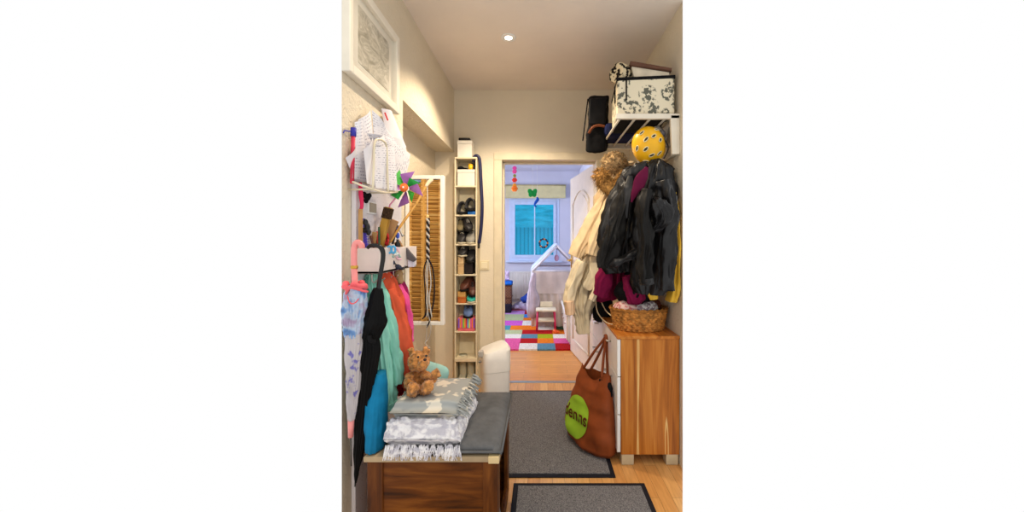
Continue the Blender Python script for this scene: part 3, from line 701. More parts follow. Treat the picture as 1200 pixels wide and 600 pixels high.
b = MB(); b.prism([(P(475.5,290,240).x,P(475.5,290,240).z),(P(487.5,304,240).x,P(487.5,304,240).z),(P(484,307,240).x,P(484,307,240).z),(P(477,304,240).x,P(477,304,240).z)], F/240, F/240+.02, axis='Y'); tag(b.build('door_wedge', mat('slate wedge', (92,86,88), .7), bevel=.002), 'slate grey wedge at the far end of the trough', 'wedge')
a0, a1 = P(478,313,239), P(484.5,302,239); b = MB(); b.box((a0.x,a0.y,a0.z),(a1.x,a0.y+.03,a1.z)); tag(b.build('paper_tag', mat('pale lilac card', (214,210,222), .7), bevel=.002), 'pale lilac card box at the far end of the trough', 'box')
b = MB(); b.ball(P(467,322,236), (.02,.022,.03)); b.ball(P(469,329,236),(.016,.02,.02)); tag(remeshed(b,.005,.004,40).build('straw_hat', mat('tan felt', (186,156,110), .9), smooth=True), 'tan cap hanging under the far end of the trough', 'cap')

b = MB()
for x,y in ((428,260),(431,266),(427,270),(432,272)): b.ball(P(x,y,282), (.010,.012,.014), 10, 8)
tag(remeshed(b,.004,.004,60).build('earphones', m_blackpl, smooth=True), 'bunched black earphones right of the violet comb', 'earphones')
stand('paintbrush', 'thin brown paintbrush leaning left of the dark green pen', 'paintbrush', [(438,291),(434.5,276)], [.004,.007], mat('brown varnish', (110,62,34), .4), 268)
b = MB(); b.lathe(P(466,293,250), [(.001,0),(.012,0),(.013,.03),(.006,.04),(.006,.05),(.001,.051)], 16); tag(b.build('small_bottle', m_blackpl, smooth=True), 'small black bottle standing behind the light blue scissors', 'bottle')
b = MB(); b.tube([P(462,297,258),P(464,290,258),P(468,296,256),P(465,302,258),P(470,304,255)], .0045, 8, 5); tag(b.build('hair_ribbon', mat('pale pink ribbon', (240,190,204), .6), smooth=True), 'pale pink ribbon lying over the trough edge', 'ribbon')
# ------------------------------------------------------------------ left coats and umbrellas
def garment(name, label, cat, parts, m, group=None):
    base = parts[0][1][-1]; t = thing(name, label, cat, P(base[0],base[1],base[2]), 0, group)
    for nm, secs, kw in parts:
        mm = kw.pop('m', m); kw['wr'] = kw.get('wr', .006)*1.9; kw.setdefault('folds', 6); kw['amp'] = kw.get('amp', .12)*1.5; kw.setdefault('wf', 11)
        lab = kw.pop('lab', None)
        loft(secs, **kw).build(nm, mm, t, smooth=True, label=lab)
    return t
m_mint = mat('mint cotton', (142,206,186), .85, .08, 10, .25, 40)
s = 268
garment('mint_jacket', 'mint green jacket hanging behind the black umbrella', 'jacket', [
 ('body', [(438,318,s,3,.02),(438,330,s,7,.05),(443,352,s,10,.07),(450,392,s,13,.085),(456,425,s,15,.085),(458,448,s,13,.07)], dict(folds=8, amp=.2, seed=1, wr=.010, wf=9)),
 ('sleeve', [(441,340,s+8,4,.03),(446,380,s+9,7,.04),(451,425,s+9,10,.045),(453,458,s+9,11.5,.045),(453,477,s+9,12,.04)], dict(folds=5, amp=.16, seed=3, wr=.009, wf=10)),
 ('cuff', [(453,470,s+9.5,12.3,.046),(453,478,s+9.5,12.3,.046)], dict(folds=4, amp=.05, wr=.001, seed=3)),
 ('hood', [(434,322,s+4,2,.02),(433,335,s+4,5,.04),(436,352,s+4,6,.04),(438,362,s+4,2,.02)], dict(folds=3, seed=2, m=mat('sea green lining', (86,150,132), .9), lab='darker green hood'))], m_mint)
m_coral = mat('coral softshell', (220,92,60), .8, .08, 10, .25, 40)
s = 250
garment('coral_jacket', 'coral orange jacket hanging right of the mint jacket', 'jacket', [
 ('body', [(451,318,s,3,.02),(455,335,s,7,.06),(461,358,s,9,.08),(466,385,s,9,.09),(471,412,s,9,.08),(474,435,s,8,.06)], dict(folds=6, amp=.18, seed=4, wr=.009, wf=10)),
 ('sleeve', [(459,338,s+8,4,.03),(465,365,s+9,6,.04),(473,400,s+9,7.5,.04),(478,430,s+9,6.5,.04),(480,456,s+9,4.5,.03)], dict(folds=4, amp=.16, seed=5, wr=.008, wf=11)),
 ('hood', [(449,320,s+6,3,.02),(453,332,s+7,6,.04),(458,346,s+7,6,.04),(460,356,s+7,2.5,.02)], dict(folds=4, amp=.15, seed=11, wr=.007)),
 ('lining', [(468,425,s+4,6,.03),(470,445,s+4,7,.03),(468,462,s+4,4,.02)], dict(seed=6, m=mat('dark red lining', (150,30,36), .9), lab='dark red lining'))], m_coral)
m_mag = mat('magenta nylon', (166,26,92), .55, .12, 10, .25, 40)
s = 232
garment('pink_jacket', 'magenta and pink jacket hanging last on the trough hooks', 'jacket', [
 ('body', [(456,314,s,3,.02),(460,326,s,7,.05),(465,345,s,9,.07),(469,368,s,9,.07),(472,392,s,7,.05)], dict(folds=6, amp=.18, seed=7, wr=.008)),
 ('sleeve', [(467,334,s+6,3,.025),(473,352,s+7,5.5,.04),(477,375,s+7,5,.04),(479.5,402,s+7,3,.03)], dict(folds=4, amp=.16, seed=8, wr=.006, m=mat('hot pink nylon', (232,84,150), .5, .1), lab='hot pink sleeve'))], m_mag)
b = loft([(446,436,292,5,.03),(443,455,294,9,.045),(441,475,296,11,.05),(440,500,298,12,.055),(440,517,298,12.5,.06),(440,522,298,12,.058)], 72, 8, 5, .05, .008, 12, 9)
tag(b.build('cloth_bag', mat('turquoise nylon', (16,112,152), .6, .15, 8, .3, 30), smooth=True), 'turquoise cloth bag on the bench under the mint jacket', 'bag')

# black umbrella
bu = thing('black_umbrella', 'furled black umbrella hooked on the trough shelf', 'umbrella', P(416.5,567,300)); s = 300
m_bkw = mat('black lacquered handle', (16,15,14), .18, .1)
MB().tube([P(430.5,291,s),P(433,288.5,s),P(438,287.5,s),P(444,288.5,s),P(448,293,s),P(449,301,s),P(447,315,s),P(444.5,330,s),P(443,343,s)], [.006,.0075,.008,.009,.0095,.009,.0085,.0085,.009], 14, 5).build('handle', m_bkw, bu, smooth=True)
def umb(secs, n_, amp, seed):
    return loft(secs, 64, 6, n_, amp, .004, 16, seed, 4)
umb([(443,338,s,5,.018),(441,352,s,8,.03),(440,366,s,11,.042),(439,376,s,14,.05),(436,386,s,12,.045),(433,398,s,10,.04),(434,412,s,10,.038),(430,440,s,10,.036),(426,480,s,9,.03),(421,525,s,5.5,.02),(418,552,s,2.8,.010),(416.8,566,s,1,.004)], 8, .16, 1).build('canopy', mat('black umbrella cloth', (13,12,12), .6, .2, 12, .3, 60), bu, smooth=True)
MB().tube([P(433,393,s+12),P(434,399,s+12),P(440,400,s+11)], .008, 8, 3).build('strap', m_black, bu, smooth=True)
MB().tube([P(416.8,560,s),P(416,570,s)], .003).build('ferrule', m_blackpl, bu, smooth=True)
# child's umbrella
ku = thing('child_umbrella', 'see-through childs umbrella with a pink crook handle on the left wall', 'umbrella', P(411,545,308)); s = 308
m_cr = mat('pink crook plastic', (240,146,140), .35)
MB().tube([P(424,291,s),P(423.5,287,s),P(420,284,s),P(416.5,286,s),P(415,293,s),P(415,312,s),P(416,333,s)], .011, 12, 5).build('handle', m_cr, ku, smooth=True)
MB().lathe(P(415.2,313,s), [(.012,-.006),(.0135,-.004),(.0135,.004),(.012,.006)], 16).build('collar', m_brass, ku, smooth=True)
n = NT('printed umbrella film'); v = n.coord((1,1,1)); t1 = n.n('ShaderNodeTexNoise'); t1.inputs['Scale'].default_value = 22; n.l(v, t1.inputs['Vector'])
n.l(n.ramp(t1.outputs['Color'], [(.3, lin((70,90,140))), (.42, lin((104,150,206))), (.52, lin((190,206,224))), (.62, lin((170,150,180)))]), n.b.inputs['Base Color']); n.b.inputs['Roughness'].default_value = .3; m_film = n.m
m_clear = two_tone('milky umbrella film', (118,112,176), (196,188,188), 26, .38, .03, .25)
umb([(416.5,334,s,7,.03),(416.5,345,s,11,.045),(416.5,360,s,12,.05),(416,378,s,11,.045),(416,394,s,9.5,.038)], 8, .16, 3).build('canopy', m_film, ku, smooth=True, label='blue printed film')
umb([(416,390,s,10,.038),(415.5,410,s,9.5,.034),(415,440,s,8,.03),(413,470,s,5.5,.02),(411.5,492,s,3.5,.013)], 8, .16, 3).build('lower_canopy', m_clear, ku, smooth=True, label='milky clear film')
b = MB()
for i in range(10):
    a = 2*PI*i/10; b.ball(P(416,335+3*math.sin(i*2.1),s)+Vector((.035*math.cos(a),.03*math.sin(a),0)), (.014,.014,.012), 10, 8)
b.tube([P(405,345,s+10),P(409,338,s+12),P(416,338,s+14),P(426,341,s+12),P(432,342,s+8)], .006, 8, 4); b.tube([P(407,346,s+14),P(410,355,s+15),P(416,355,s+15),P(421,349,s+14)], .004, 8, 4)
remeshed(b,.004).build('ruffle', mat('salmon ribbon', (236,104,110), .6), ku, smooth=True, label='salmon ruffle')
MB().tube([P(411.5,488,s),P(411,512,s)], [.012,.0095], 12).build('tip', m_cr, ku, smooth=True)
MB().tube([P(411,511,s),P(411.6,546,s)], .0028, 8).build('ferrule', mat('dark steel', (90,84,76), .4, metal=.8), ku, smooth=True)

# ------------------------------------------------------------------ slatted panel with cord
s = 168; sl = thing('slatted_shutter', 'white framed panel of honey slats standing out from the left wall', 'shutter', P(498,380,s))
p0, p1 = P(476,380.5,s), P(521,206,s); Y = p0.y; z0, z1 = p0.z, p1.z; x0, x1 = p0.x, p1.x; w = .026
b = MB(); b.box((x0,Y-.02,z0),(x0+w,Y+.02,z1)); b.box((x1-w,Y-.02,z0),(x1,Y+.02,z1)); b.box((x0+w,Y-.02,z0),(x1-w,Y+.02,z0+w)); b.box((x0+w,Y-.02,z1-w),(x1-w,Y+.02,z1)); b.build('frame', m_white, sl, bevel=.004)
n = NT('honey slats'); v = n.coord((1.2,1.2,26)); t1 = n.n('ShaderNodeTexNoise'); t1.inputs['Scale'].default_value = 3; t1.inputs['Detail'].default_value = 3; n.l(v, t1.inputs['Vector'])
n.l(n.ramp(t1.outputs['Fac'], [(.3, lin((140,92,36))), (.5, lin((196,146,70))), (.7, lin((226,188,118)))]), n.b.inputs['Base Color']); n.b.inputs['Roughness'].default_value = .5; m_slat = n.m
xm = (x0+x1)/2-.01
def leaf(xa, xb, top, nm):
    lf = MB(); sw_ = .014; lf.box((xa,Y-.012,z0+w),(xa+sw_,Y+.012,z1-w)); lf.box((xb-sw_,Y-.012,z0+w),(xb,Y+.012,z1-w)); l = lf.build('leaf', m_slat, sl, bevel=.002)
    q = MB(); N = 34; zz = z0+w; hz = (top-zz)/N
    for i in range(N):
        zc = zz+(i+.5)*hz; M = Matrix.Translation((0,Y,zc)) @ Matrix.Rotation(-.95,4,'X')
        q.box((xa+sw_*.8,-.0125,-.0022),(xb-sw_*.8,.0125,.0022), M)
    q.build('slats', m_slat, l)
leaf(x0+w, xm-.004, z1-w-.02, 'a'); leaf(xm+.008, x1-w, z1-w, 'b')
MB().box((xm-.004,Y-.014,z0+w),(xm+.008,Y+.014,z1-w)).build('mullion', mat('honey stile', (206,158,84), .5), sl)
MB().box((x0+w,Y+.008,z0+w),(x1-w,Y+.014,z1-w)).build('backing', mat('dark backing', (150,104,52), .8), sl)
MB().box((x0+w+.014,Y-.004,z1-w-.018),(xm-.018,Y+.004,z1-w-.002)).build('blue_strip', mat('blue strip', (130,170,210), .5), sl)
cd = thing('braided_cord', 'black and white braided cord hanging before the slatted panel', 'cord', P(501,400,s+3)); s = 172
MB().tube([P(500.5,211,s),P(501,230,s),P(501,253,s)], .0022, 6, 3).build('hanging_string', m_white, cd, smooth=True)
MB().tube([P(501,210,170.5),P(501,212,s),P(500.5,211,s+1)], .003, 6).build('hook', m_metal, cd, smooth=True)
MB().ball(P(501,254,s), (.011,.011,.014), 12, 8).build('bead', mat('bead wood', (224,190,130), .5), cd, smooth=True)
def helix(ph, c):
    pts = [P(501.5,256+i*1.0,s)+Vector((.007*math.cos(i*.75+ph), .007*math.sin(i*.75+ph), 0)) for i in range(50)]
    MB().tube(pts, .0068, 7).build('braid', c, cd, smooth=True)
m_bcord = mat('black cord', (30,29,38), .8); m_gcord = mat('grey white cord', (190,186,180), .8)
helix(0, m_bcord); helix(PI, m_gcord)
for pts, m_, r in (([(501,303),(497,315),(498,340),(499,365),(495,374)], m_bcord, .004), ([(502,303),(507,315),(509,335),(508,355),(504,370)], m_bcord, .0052), ([(501,303),(499,325),(502,350),(500,372)], m_gcord, .004), ([(502,304),(505,330),(503,350),(506,372)], m_gcord, .004), ([(501,304),(501,330),(500,355),(503,374)], m_gcord, .0035), ([(497,372),(502,366),(504,374),(500,384)], m_bcord, .005), ([(503,372),(505,385),(502,397),(498,402),(504,408)], m_gcord, .0025), ([(500,376),(500,390),(499,402)], m_gcord, .0025)):
    MB().tube([P(x,y,s+random.uniform(0,2)) for x,y in pts], r, 7, 5).build('strand', m_, cd, smooth=True)

# ------------------------------------------------------------------ shoe tower
s = 138; st_ = thing('shoe_tower', 'narrow cream shelf tower in the left corner beside the doorway', 'shelf', (-.63,3.2,0))
sx0, sx1 = -.728, -.538; sy0, sy1 = F/138, YB-.004
m_tw = mat('cream tower board', (226,212,180), .5, .04)
MB().box((sx0,sy0+.004,0),(sx0+.010,sy1,1.99)).build('side_board', m_tw, st_); MB().box((sx1-.010,sy0+.004,0),(sx1,sy1,1.99)).build('side_board', m_tw, st_)
MB().box((sx0+.010,sy1-.008,0),(sx1-.010,sy1,1.99)).build('back_board', m_tw, st_)
shelfz = []
for y, t in ((184,.014),(217.5,.014),(251.5,.014),(286,.014),(321.5,.014),(355.5,.012),(388.5,.012),(420,.03)):
    z = EYE+(VY-y)/138; shelfz.append(z)
    MB().box((sx0-.001,sy0,z-t),(sx1+.001,sy1-.008,z)).build('shelf_board', m_tw, st_, bevel=.003)
MB().box((sx0+.01,sy0+.01,0),(sx1-.01,sy1-.008,.04)).build('plinth', m_tw, st_)
def pbox(name, label, cat, px0, px1, z, h, m, y0=None, y1=None, bevel=.004, group=None, parts=None):
    xa, xb = (px0-VX)/138, (px1-VX)/138; ya = y0 or sy0+.012; yb = y1 or sy1-.02
    t = thing(name, label, cat, ((xa+xb)/2,(ya+yb)/2,z), 0, group)
    MB().box((xa,ya,z),(xb,yb,z+h*.8)).build('body', m, t, bevel=bevel); MB().box((xa-.002,ya-.002,z+h*.8-.0),(xb+.002,yb+.002,z+h)).build('lid', m, t, bevel=bevel); return t
Z = shelfz
m_bx = mat('white card box', (226,220,208), .6, .03)
pbox('storage_box', 'white card box on top of the shoe tower', 'box', 535.5,552.5, Z[0], .145, m_bx)
pbox('storage_box', 'white card box on the second shelf of the shoe tower', 'box', 535.5,556, Z[1], .14, m_bx)
b = MB(); b.box((-.70,sy0+.02,Z[0]+.148),(-.60,sy1-.03,Z[0]+.172)); tag(b.build('glasses_case', m_blackpl, bevel=.01, smooth=True), 'flat black case lying on the topmost white box', 'case')
b = MB(); b.ball((-.685,sy0+.06,Z[1]+.157),(.03,.04,.018)); b.ball((-.65,sy0+.07,Z[1]+.152),(.03,.03,.012)); tag(remeshed(b,.004).build('pouch', m_black, smooth=True), 'crumpled black pouch on the second white box', 'pouch')
b = MB(); b.tube([(-.60,sy0+.05,Z[1]+.142),(-.598,sy0+.05,Z[1]+.185)], [.017,.022], 12); b.tube([(-.598,sy0+.05,Z[1]+.185),(-.597,sy0+.05,Z[1]+.19)], .024,12); tag(b.build('torch', mat('yellow plastic', (236,180,30), .4), smooth=True), 'yellow torch standing on the second white box', 'torch')
b = MB(); b.tube([(-.575,sy0+.05,Z[1]+.142),(-.572,sy0+.05,Z[1]+.18),(-.58,sy0+.04,Z[1]+.20)], [.012,.011,.014], 10, 3); tag(b.build('spray_bottle', m_blackpl, smooth=True), 'small black spray bottle beside the yellow torch', 'bottle')
# shoes: toe towards the viewer, local x = width, y = length (toe at -y), z up
def shoe(name, label, m, sole_m, L=.15, W=.072, hgt=.07, lace=None, boot=0, cut=.5, straps=False):
    t = thing(name, label, 'boot' if boot else 'shoe')
    def outline(f): # half width along length 0 toe .. 1 heel
        return W/2*(1-.75*(1-min(1,f/.28))**2.2)*(1-.16*math.sin(PI*min(1,max(0,(f-.35)/.5))))*(1 if f < .86 else (1-((f-.86)/.14)**2*.5))
    def ring(f, z0, z1, k=1, n_=20):
        hw = max(.004, outline(f))*k; y = -L/2+L*f; r = []
        for i in range(n_):
            a = 2*PI*i/n_; cx, sz = math.cos(a), math.sin(a)
            r.append(Vector((hw*(abs(cx)**.7)*(1 if cx > 0 else -1), y, (z0+z1)/2+(z1-z0)/2*(abs(sz)**.7)*(1 if sz > 0 else -1))))
        return r
    b = MB(); b.rings([ring(f, 0, .014, 1.04) for f in [i/16 for i in range(17)]]); b.build('sole', sole_m, t, local=True, smooth=True)
    def top(f): return .022+hgt*(.42*math.sin(min(1,f/.3)*PI/2)+(.58*max(0,min(1,(f-.25)/.4)) if not straps else .1))
    b = MB(); fs = [i/20 for i in range(21)]
    if straps:
        b.rings([ring(f, .012, .022) for f in fs])
        for f in (.25,.45,.8):
            y = -L/2+L*f; hw = outline(f)
            b.tube([(-hw,y,.015),(-hw*.8,y+.01,hgt*.75),(0,y+.012,hgt*1.0),(hw*.8,y+.01,hgt*.75),(hw,y,.015)], .007, 8, 4)
        b.tube([(-outline(.8),-L/2+L*.8,.05),(-.01,L*.52,hgt),(outline(.8),-L/2+L*.8,.05)], .006, 8, 5)
    else:
        b.rings([ring(f, .011, top(f)) for f in fs])
        if boot:
            b.rings([[Vector((W*.46*math.cos(a)*kx, L*.2+L*.26*math.sin(a)*kx, z)) for a in [2*PI*i/20 for i in range(20)]] for z,kx in ((.03,1),(hgt,.98),(boot*.7,1.02),(boot,1.08))])
    b.build('upper', m, t, local=True, smooth=True)
    if not straps and not boot:
        b = MB(); b.ball((0,L*.24,hgt*.99), (W*.33,L*.17,.006), 16, 8); b.build('opening', mat('shoe lining', (50,44,40), .9), t, local=True, smooth=True)
    if lace:
        b = MB()
        for i in range(4):
            f = .34+.07*i; y = -L/2+L*f; z = top(f)+.001
            b.tube([(-W*.2,y,z-.006),(0,y-.003,z+.003),(W*.2,y,z-.006)], .003, 6, 3)
        b.build('laces', lace, t, local=True, smooth=True)
    return t
m_dk = mat('dark leather', (34,32,34), .45, .15); m_sole = mat('dark sole', (30,28,26), .8); m_solw = mat('pale sole', (196,186,160), .7)
m_br = mat('brown leather', (84,46,34), .45, .15); m_ol = mat('olive suede', (120,108,80), .9, .1); m_gs = mat('grey suede', (150,146,136), .9, .1)
yc = (sy0+sy1)/2-.015
def put(t, px, z, rz=0, y=None, tilt=0): t.location = ((px-VX)/138, y or yc, z); t.rotation_euler = (tilt,0,rz); t.scale = (1.12,1,1.3); return t
put(shoe('strap_sandal', 'black strap sandal, left of the pair on the third tower shelf', m_dk, m_sole, hgt=.085, straps=True), 540.5, Z[2])
put(shoe('strap_sandal', 'black strap sandal, right of the pair on the third tower shelf', m_dk, m_sole, hgt=.085, straps=True), 550, Z[2]+.032)
b = MB(); b.box((-.62,sy0+.02,Z[2]+.0),(-.553,sy1-.03,Z[2]+.03)); tag(b.build('shoe_polish_tin', mat('blue tin', (40,110,190), .4), bevel=.006), 'blue flat box under the right strap sandal', 'box')
put(shoe('ankle_boot', 'black high shoe with pale lace at left on the fourth tower shelf', m_dk, m_solw, lace=m_solw, hgt=.09), 540, Z[3]+.0)
put(shoe('ankle_boot', 'grey suede shoe at right on the fourth tower shelf', m_gs, m_solw, hgt=.07), 550.5, Z[3])
put(shoe('leather_shoe', 'black shoe lying on top of the pair on the fourth tower shelf', m_dk, m_sole, lace=m_gs, hgt=.075), 546, Z[3]+.105, .5)
put(shoe('leather_shoe', 'olive shoe heel tucked low on the fourth tower shelf', m_ol, m_sole, hgt=.06, L=.1, W=.05), 537.6, Z[3]+.10, .1)
pbox('shoe_carton', 'tan carton at left on the fifth tower shelf, lower of two', 'box', 536,543, Z[4], .085, mat('tan carton', (206,172,124), .7, .05))
pbox('shoe_carton', 'tan carton at left on the fifth tower shelf, upper of two', 'box', 536.3,542.8, Z[4]+.087, .06, mat('tan carton light', (214,180,132), .7, .05))
pbox('shoe_carton', 'black carton at right on the fifth tower shelf', 'box', 543.6,553.5, Z[4], .095, mat('black carton', (40,34,34), .5))
put(shoe('leather_shoe', 'black shoe with grey toe on the upper tan carton', m_dk, m_solw, hgt=.06, lace=m_gs), 541, Z[4]+.148)
put(shoe('leather_shoe', 'black shoe on the black carton of the fifth tower shelf', m_dk, m_sole, hgt=.065), 550.5, Z[4]+.096)
pbox('shoe_carton', 'orange brown carton at left on the sixth tower shelf', 'box', 536,545.5, Z[5], .05, mat('rust carton', (190,106,50), .6))
pbox('shoe_carton', 'ochre carton stacked on the orange brown one', 'box', 536,545, Z[5]+.052, .045, mat('ochre carton', (206,158,90), .6))
put(shoe('leather_shoe', 'dark brown shoe on the ochre carton of the sixth tower shelf', m_br, m_sole, hgt=.07), 545, Z[5]+.10, -.4)
put(shoe('leather_shoe', 'brown shoe leaning at right on the sixth tower shelf', m_br, m_sole, hgt=.075, lace=m_dk, W=.06), 552, Z[5]+.055, .2)
put(shoe('beach_slipper', 'turquoise slipper at right on the sixth tower shelf', mat('turquoise rubber', (50,180,160), .4), m_solw, hgt=.045), 551.5, Z[5])
# striped card box with a shoe on top
bk = pbox('striped_box', 'pink box with bright upright stripes on the seventh tower shelf', 'box', 536,556, Z[6], .11, mat('pink card', (226,110,120), .6))
for i, c in enumerate(((120,90,200),(240,140,60),(230,90,140),(120,200,90),(240,160,70),(220,60,80),(90,160,220),(200,210,90),(220,80,160),(240,120,60),(120,80,180))):
    x = (536.6-VX)/138+i*.0128; MB().box((x,sy0+.0085,Z[6]+.028),(x+.0125,sy0+.0125,Z[6]+.108)).build('stripe', mat('stripe %d'%i, c, .6), bk)
put(shoe('trainer', 'black and blue trainer on the striped box', mat('steel blue mesh', (90,110,150), .7, .3), m_sole, hgt=.07, lace=m_dk), 547, Z[6]+.112, .15)
put(shoe('rain_boot', 'grey green boot, left of the pair at the tower foot', mat('grey green rubber', (186,182,158), .5), m_sole, L=.13, W=.062, hgt=.055, boot=.19), 540, .042)
put(shoe('rain_boot', 'grey green boot, right of the pair at the tower foot', mat('grey green rubber', (186,182,158), .5), m_sole, L=.13, W=.062, hgt=.055, boot=.17), 549.5, .042)
# hooked cane on the tower
cn = thing('walking_cane', 'dark blue cane hooked on the right edge of the shoe tower', 'cane', P(561,290,135)); s = 136
MB().tube([P(555,190,s),P(555.5,185,s),P(558,182.5,s),P(561,184.5,s),P(562.5,192,s),P(564,220,s),P(565,245,s),P(563.5,270,s),P(561.5,285,s)], .0145, 12, 6).build('shaft', mat('navy lacquer', (26,28,70), .3), cn, smooth=True)
MB().tube([P(561.5,284,s),P(561,291,s)], .008).build('tip', m_blackpl, cn, smooth=True)

# white tower bin
wb = thing('pedal_bin', 'white tower bin with a sloping lid behind the bench', 'bin', (-.33,2.62,0)); s = 163
def rsq(cx, cy, a, b2, z, rz, ex=.42, n_=48, slope=(0,0)):
    r = []
    for i in range(n_):
        t = 2*PI*i/n_; c_, s_ = math.cos(t), math.sin(t)
        x = a*(abs(c_)**ex)*(1 if c_ > 0 else -1); y = b2*(abs(s_)**ex)*(1 if s_ > 0 else -1)
        X = x*math.cos(rz)-y*math.sin(rz); Y = x*math.sin(rz)+y*math.cos(rz)
        r.append(Vector((cx+X, cy+Y, z+slope[0]*X+slope[1]*Y)))
    return r
bc = (-.330, 2.66); m_bin = mat('white bin plastic', (236,230,220), .35, .02)
sa, sb_, rz = .098, .105, .35
b = MB(); b.rings([rsq(*bc, sa*.93, sb_*.93, .0, rz), rsq(*bc, sa*.95, sb_*.95, .01, rz), rsq(*bc, sa, sb_, .36, rz)]); b.build('body', m_bin, wb, smooth=True, sharp=.6)
b = MB(); sl_ = (.25,.10); b.rings([rsq(*bc, sa+.003, sb_+.003, .362, rz), rsq(*bc, sa+.004, sb_+.004, .44, rz), rsq(*bc, sa+.003, sb_+.003, .49, rz, slope=sl_), rsq(*bc, sa-.01, sb_-.01, .515, rz, slope=sl_), rsq(*bc, .05, .05, .532, rz, slope=sl_), rsq(*bc, .002, .002, .533, rz, slope=sl_)]); b.build('lid', m_bin, wb, smooth=True, sharp=.5)
q0 = P(563.5,415,171); MB().box((q0.x-.02,q0.y-.012,q0.z-.022),(q0.x+.016,q0.y+.03,q0.z+.024), None).build('latch', mat('grey latch', (180,172,160), .4), wb, bevel=.01)
MB().ball(P(562.5,424,172), (.012,.012,.009), 12, 8).build('button', mat('dark button', (110,104,98), .4), wb, smooth=True)

# ------------------------------------------------------------------ bench with everything on it
bx0, bx1, by0, by1, bz = -.655, -.1615, F/310, F/226, .475
m_bw = wood('dark stained pine', [(48,23,6),(98,51,13),(134,78,26)], (.9,6,7), .45, 4.5, .15)
m_bw2 = wood('dark stained pine upright', [(46,22,7),(92,48,14),(124,72,26)], (7,6,.9), .45, 4.5, .15)
be = thing('storage_bench', 'dark stained wooden bench with a hatch in its side', 'bench', ((bx0+bx1)/2,(by0+by1)/2,0))
MB().box((bx0+.055,by0+.006,.03),(bx1-.055,by0+.024,bz-.02)).build('front_panel', m_bw, be)
for xa, xb in ((bx0,bx0+.06),(bx1-.055,bx1)): MB().box((xa,by0,0),(xb,by0+.03,bz-.02)).build('stile', m_bw2, be, bevel=.003)
MB().box((bx0,by1-.02,0),(bx1,by1,bz-.02)).build('back_panel', m_bw, be)
MB().box((bx0,by0+.03,0),(bx0+.018,by1-.02,bz-.02)).build('side_panel', m_bw, be)
b = MB(); b.box((bx1-.018,by0+.03,0),(bx1,by0+.09,bz-.02)); b.box((bx1-.018,by1-.09,0),(bx1,by1-.02,bz-.02)); b.box((bx1-.018,by0+.09,bz-.085),(bx1,by1-.09,bz-.02)); b.box((bx1-.018,by0+.09,0),(bx1,by1-.09,.07))
b.build('hatch_frame', m_bw2, be, bevel=.003)
MB().box((bx0+.018,by0+.03,.03),(bx1-.018,by1-.02,.045)).build('floor_board', m_bw, be)
MB().box((bx0-.008,by0-.012,bz-.02),(bx1+.006,by1+.004,bz)).build('lid', mat('worn grey beige edge', (168,146,114), .6, .08, 8), be, bevel=.003)
MB().box((bx1-.033,by0-.014,bz-.024),(bx1+.008,by0+.03,bz+.002)).build('corner_cap', mat('brass plate', (214,190,140), .35, .05, metal=.3), be, bevel=.002)
heap('fleece_blanket', [((-.27,by0+.2,.13),(.1,.13,.08)),((-.3,by0+.3,.13),(.1,.1,.07))], mat('pale grey fleece', (150,164,176), .95), 'pale grey fleece crumpled inside the bench', 'blanket', 2)
# seat pad
n_ = 26; pad = MB(); g0 = []; g1 = []
px0, px1, pyy0, pyy1 = -.50, -.146, by0+.0, by1+.015
for j in range(n_+1):
    for i in range(n_+1):
        u, v = i/n_, j/n_; e = (min(u,1-u,v,1-v)); puff = .030*min(1,(e*7))**.5
        x = px0+(px1-px0)*u; y = pyy0+(pyy1-pyy0)*v
        w_ = .006*noise.noise(Vector((x*14,y*14,1)))*min(1,e*8)
        droop = -.012*max(0,(u-.95)/.05) if u > .95 else 0
        g0.append(Vector((x,y,bz+.012+puff+w_+droop))); g1.append(Vector((x,y,bz+.003+(.009*(1-min(1,e*7)))+droop*.2)))
M_ = n_+1; fs = [(j*M_+i,j*M_+i+1,(j+1)*M_+i+1,(j+1)*M_+i) for j in range(n_) for i in range(n_)]
pad.add(g0+g1, fs+[tuple(k+M_*M_ for k in f[::-1]) for f in fs]+[(i,M_*M_+i,M_*M_+i+1,i+1) for i in range(n_)]+[(n_*M_+i,n_*M_+i+1,M_*M_+n_*M_+i+1,M_*M_+n_*M_+i) for i in range(n_)]+[(j*M_,(j+1)*M_,M_*M_+(j+1)*M_,M_*M_+j*M_) for j in range(n_)]+[(j*M_+n_,M_*M_+j*M_+n_,M_*M_+(j+1)*M_+n_,(j+1)*M_+n_) for j in range(n_)])
sp_ = thing('seat_pad', 'grey padded cushion lying on the bench lid', 'cushion', (-.33,1.65,bz))
m_pad = mat('slate canvas', (100,100,100), .9, .10, 16, .4, 120); pad.build('cushion', m_pad, sp_, smooth=True)
b = MB(); q = [(px0,pyy0),(px1,pyy0),(px1,pyy1),(px0,pyy1),(px0,pyy0)]
for i in range(4): b.tube([(q[i][0],q[i][1],bz+.013),(q[i+1][0],q[i+1][1],bz+.013)], .005, 8)
b.build('piping', m_pad, sp_, smooth=True)
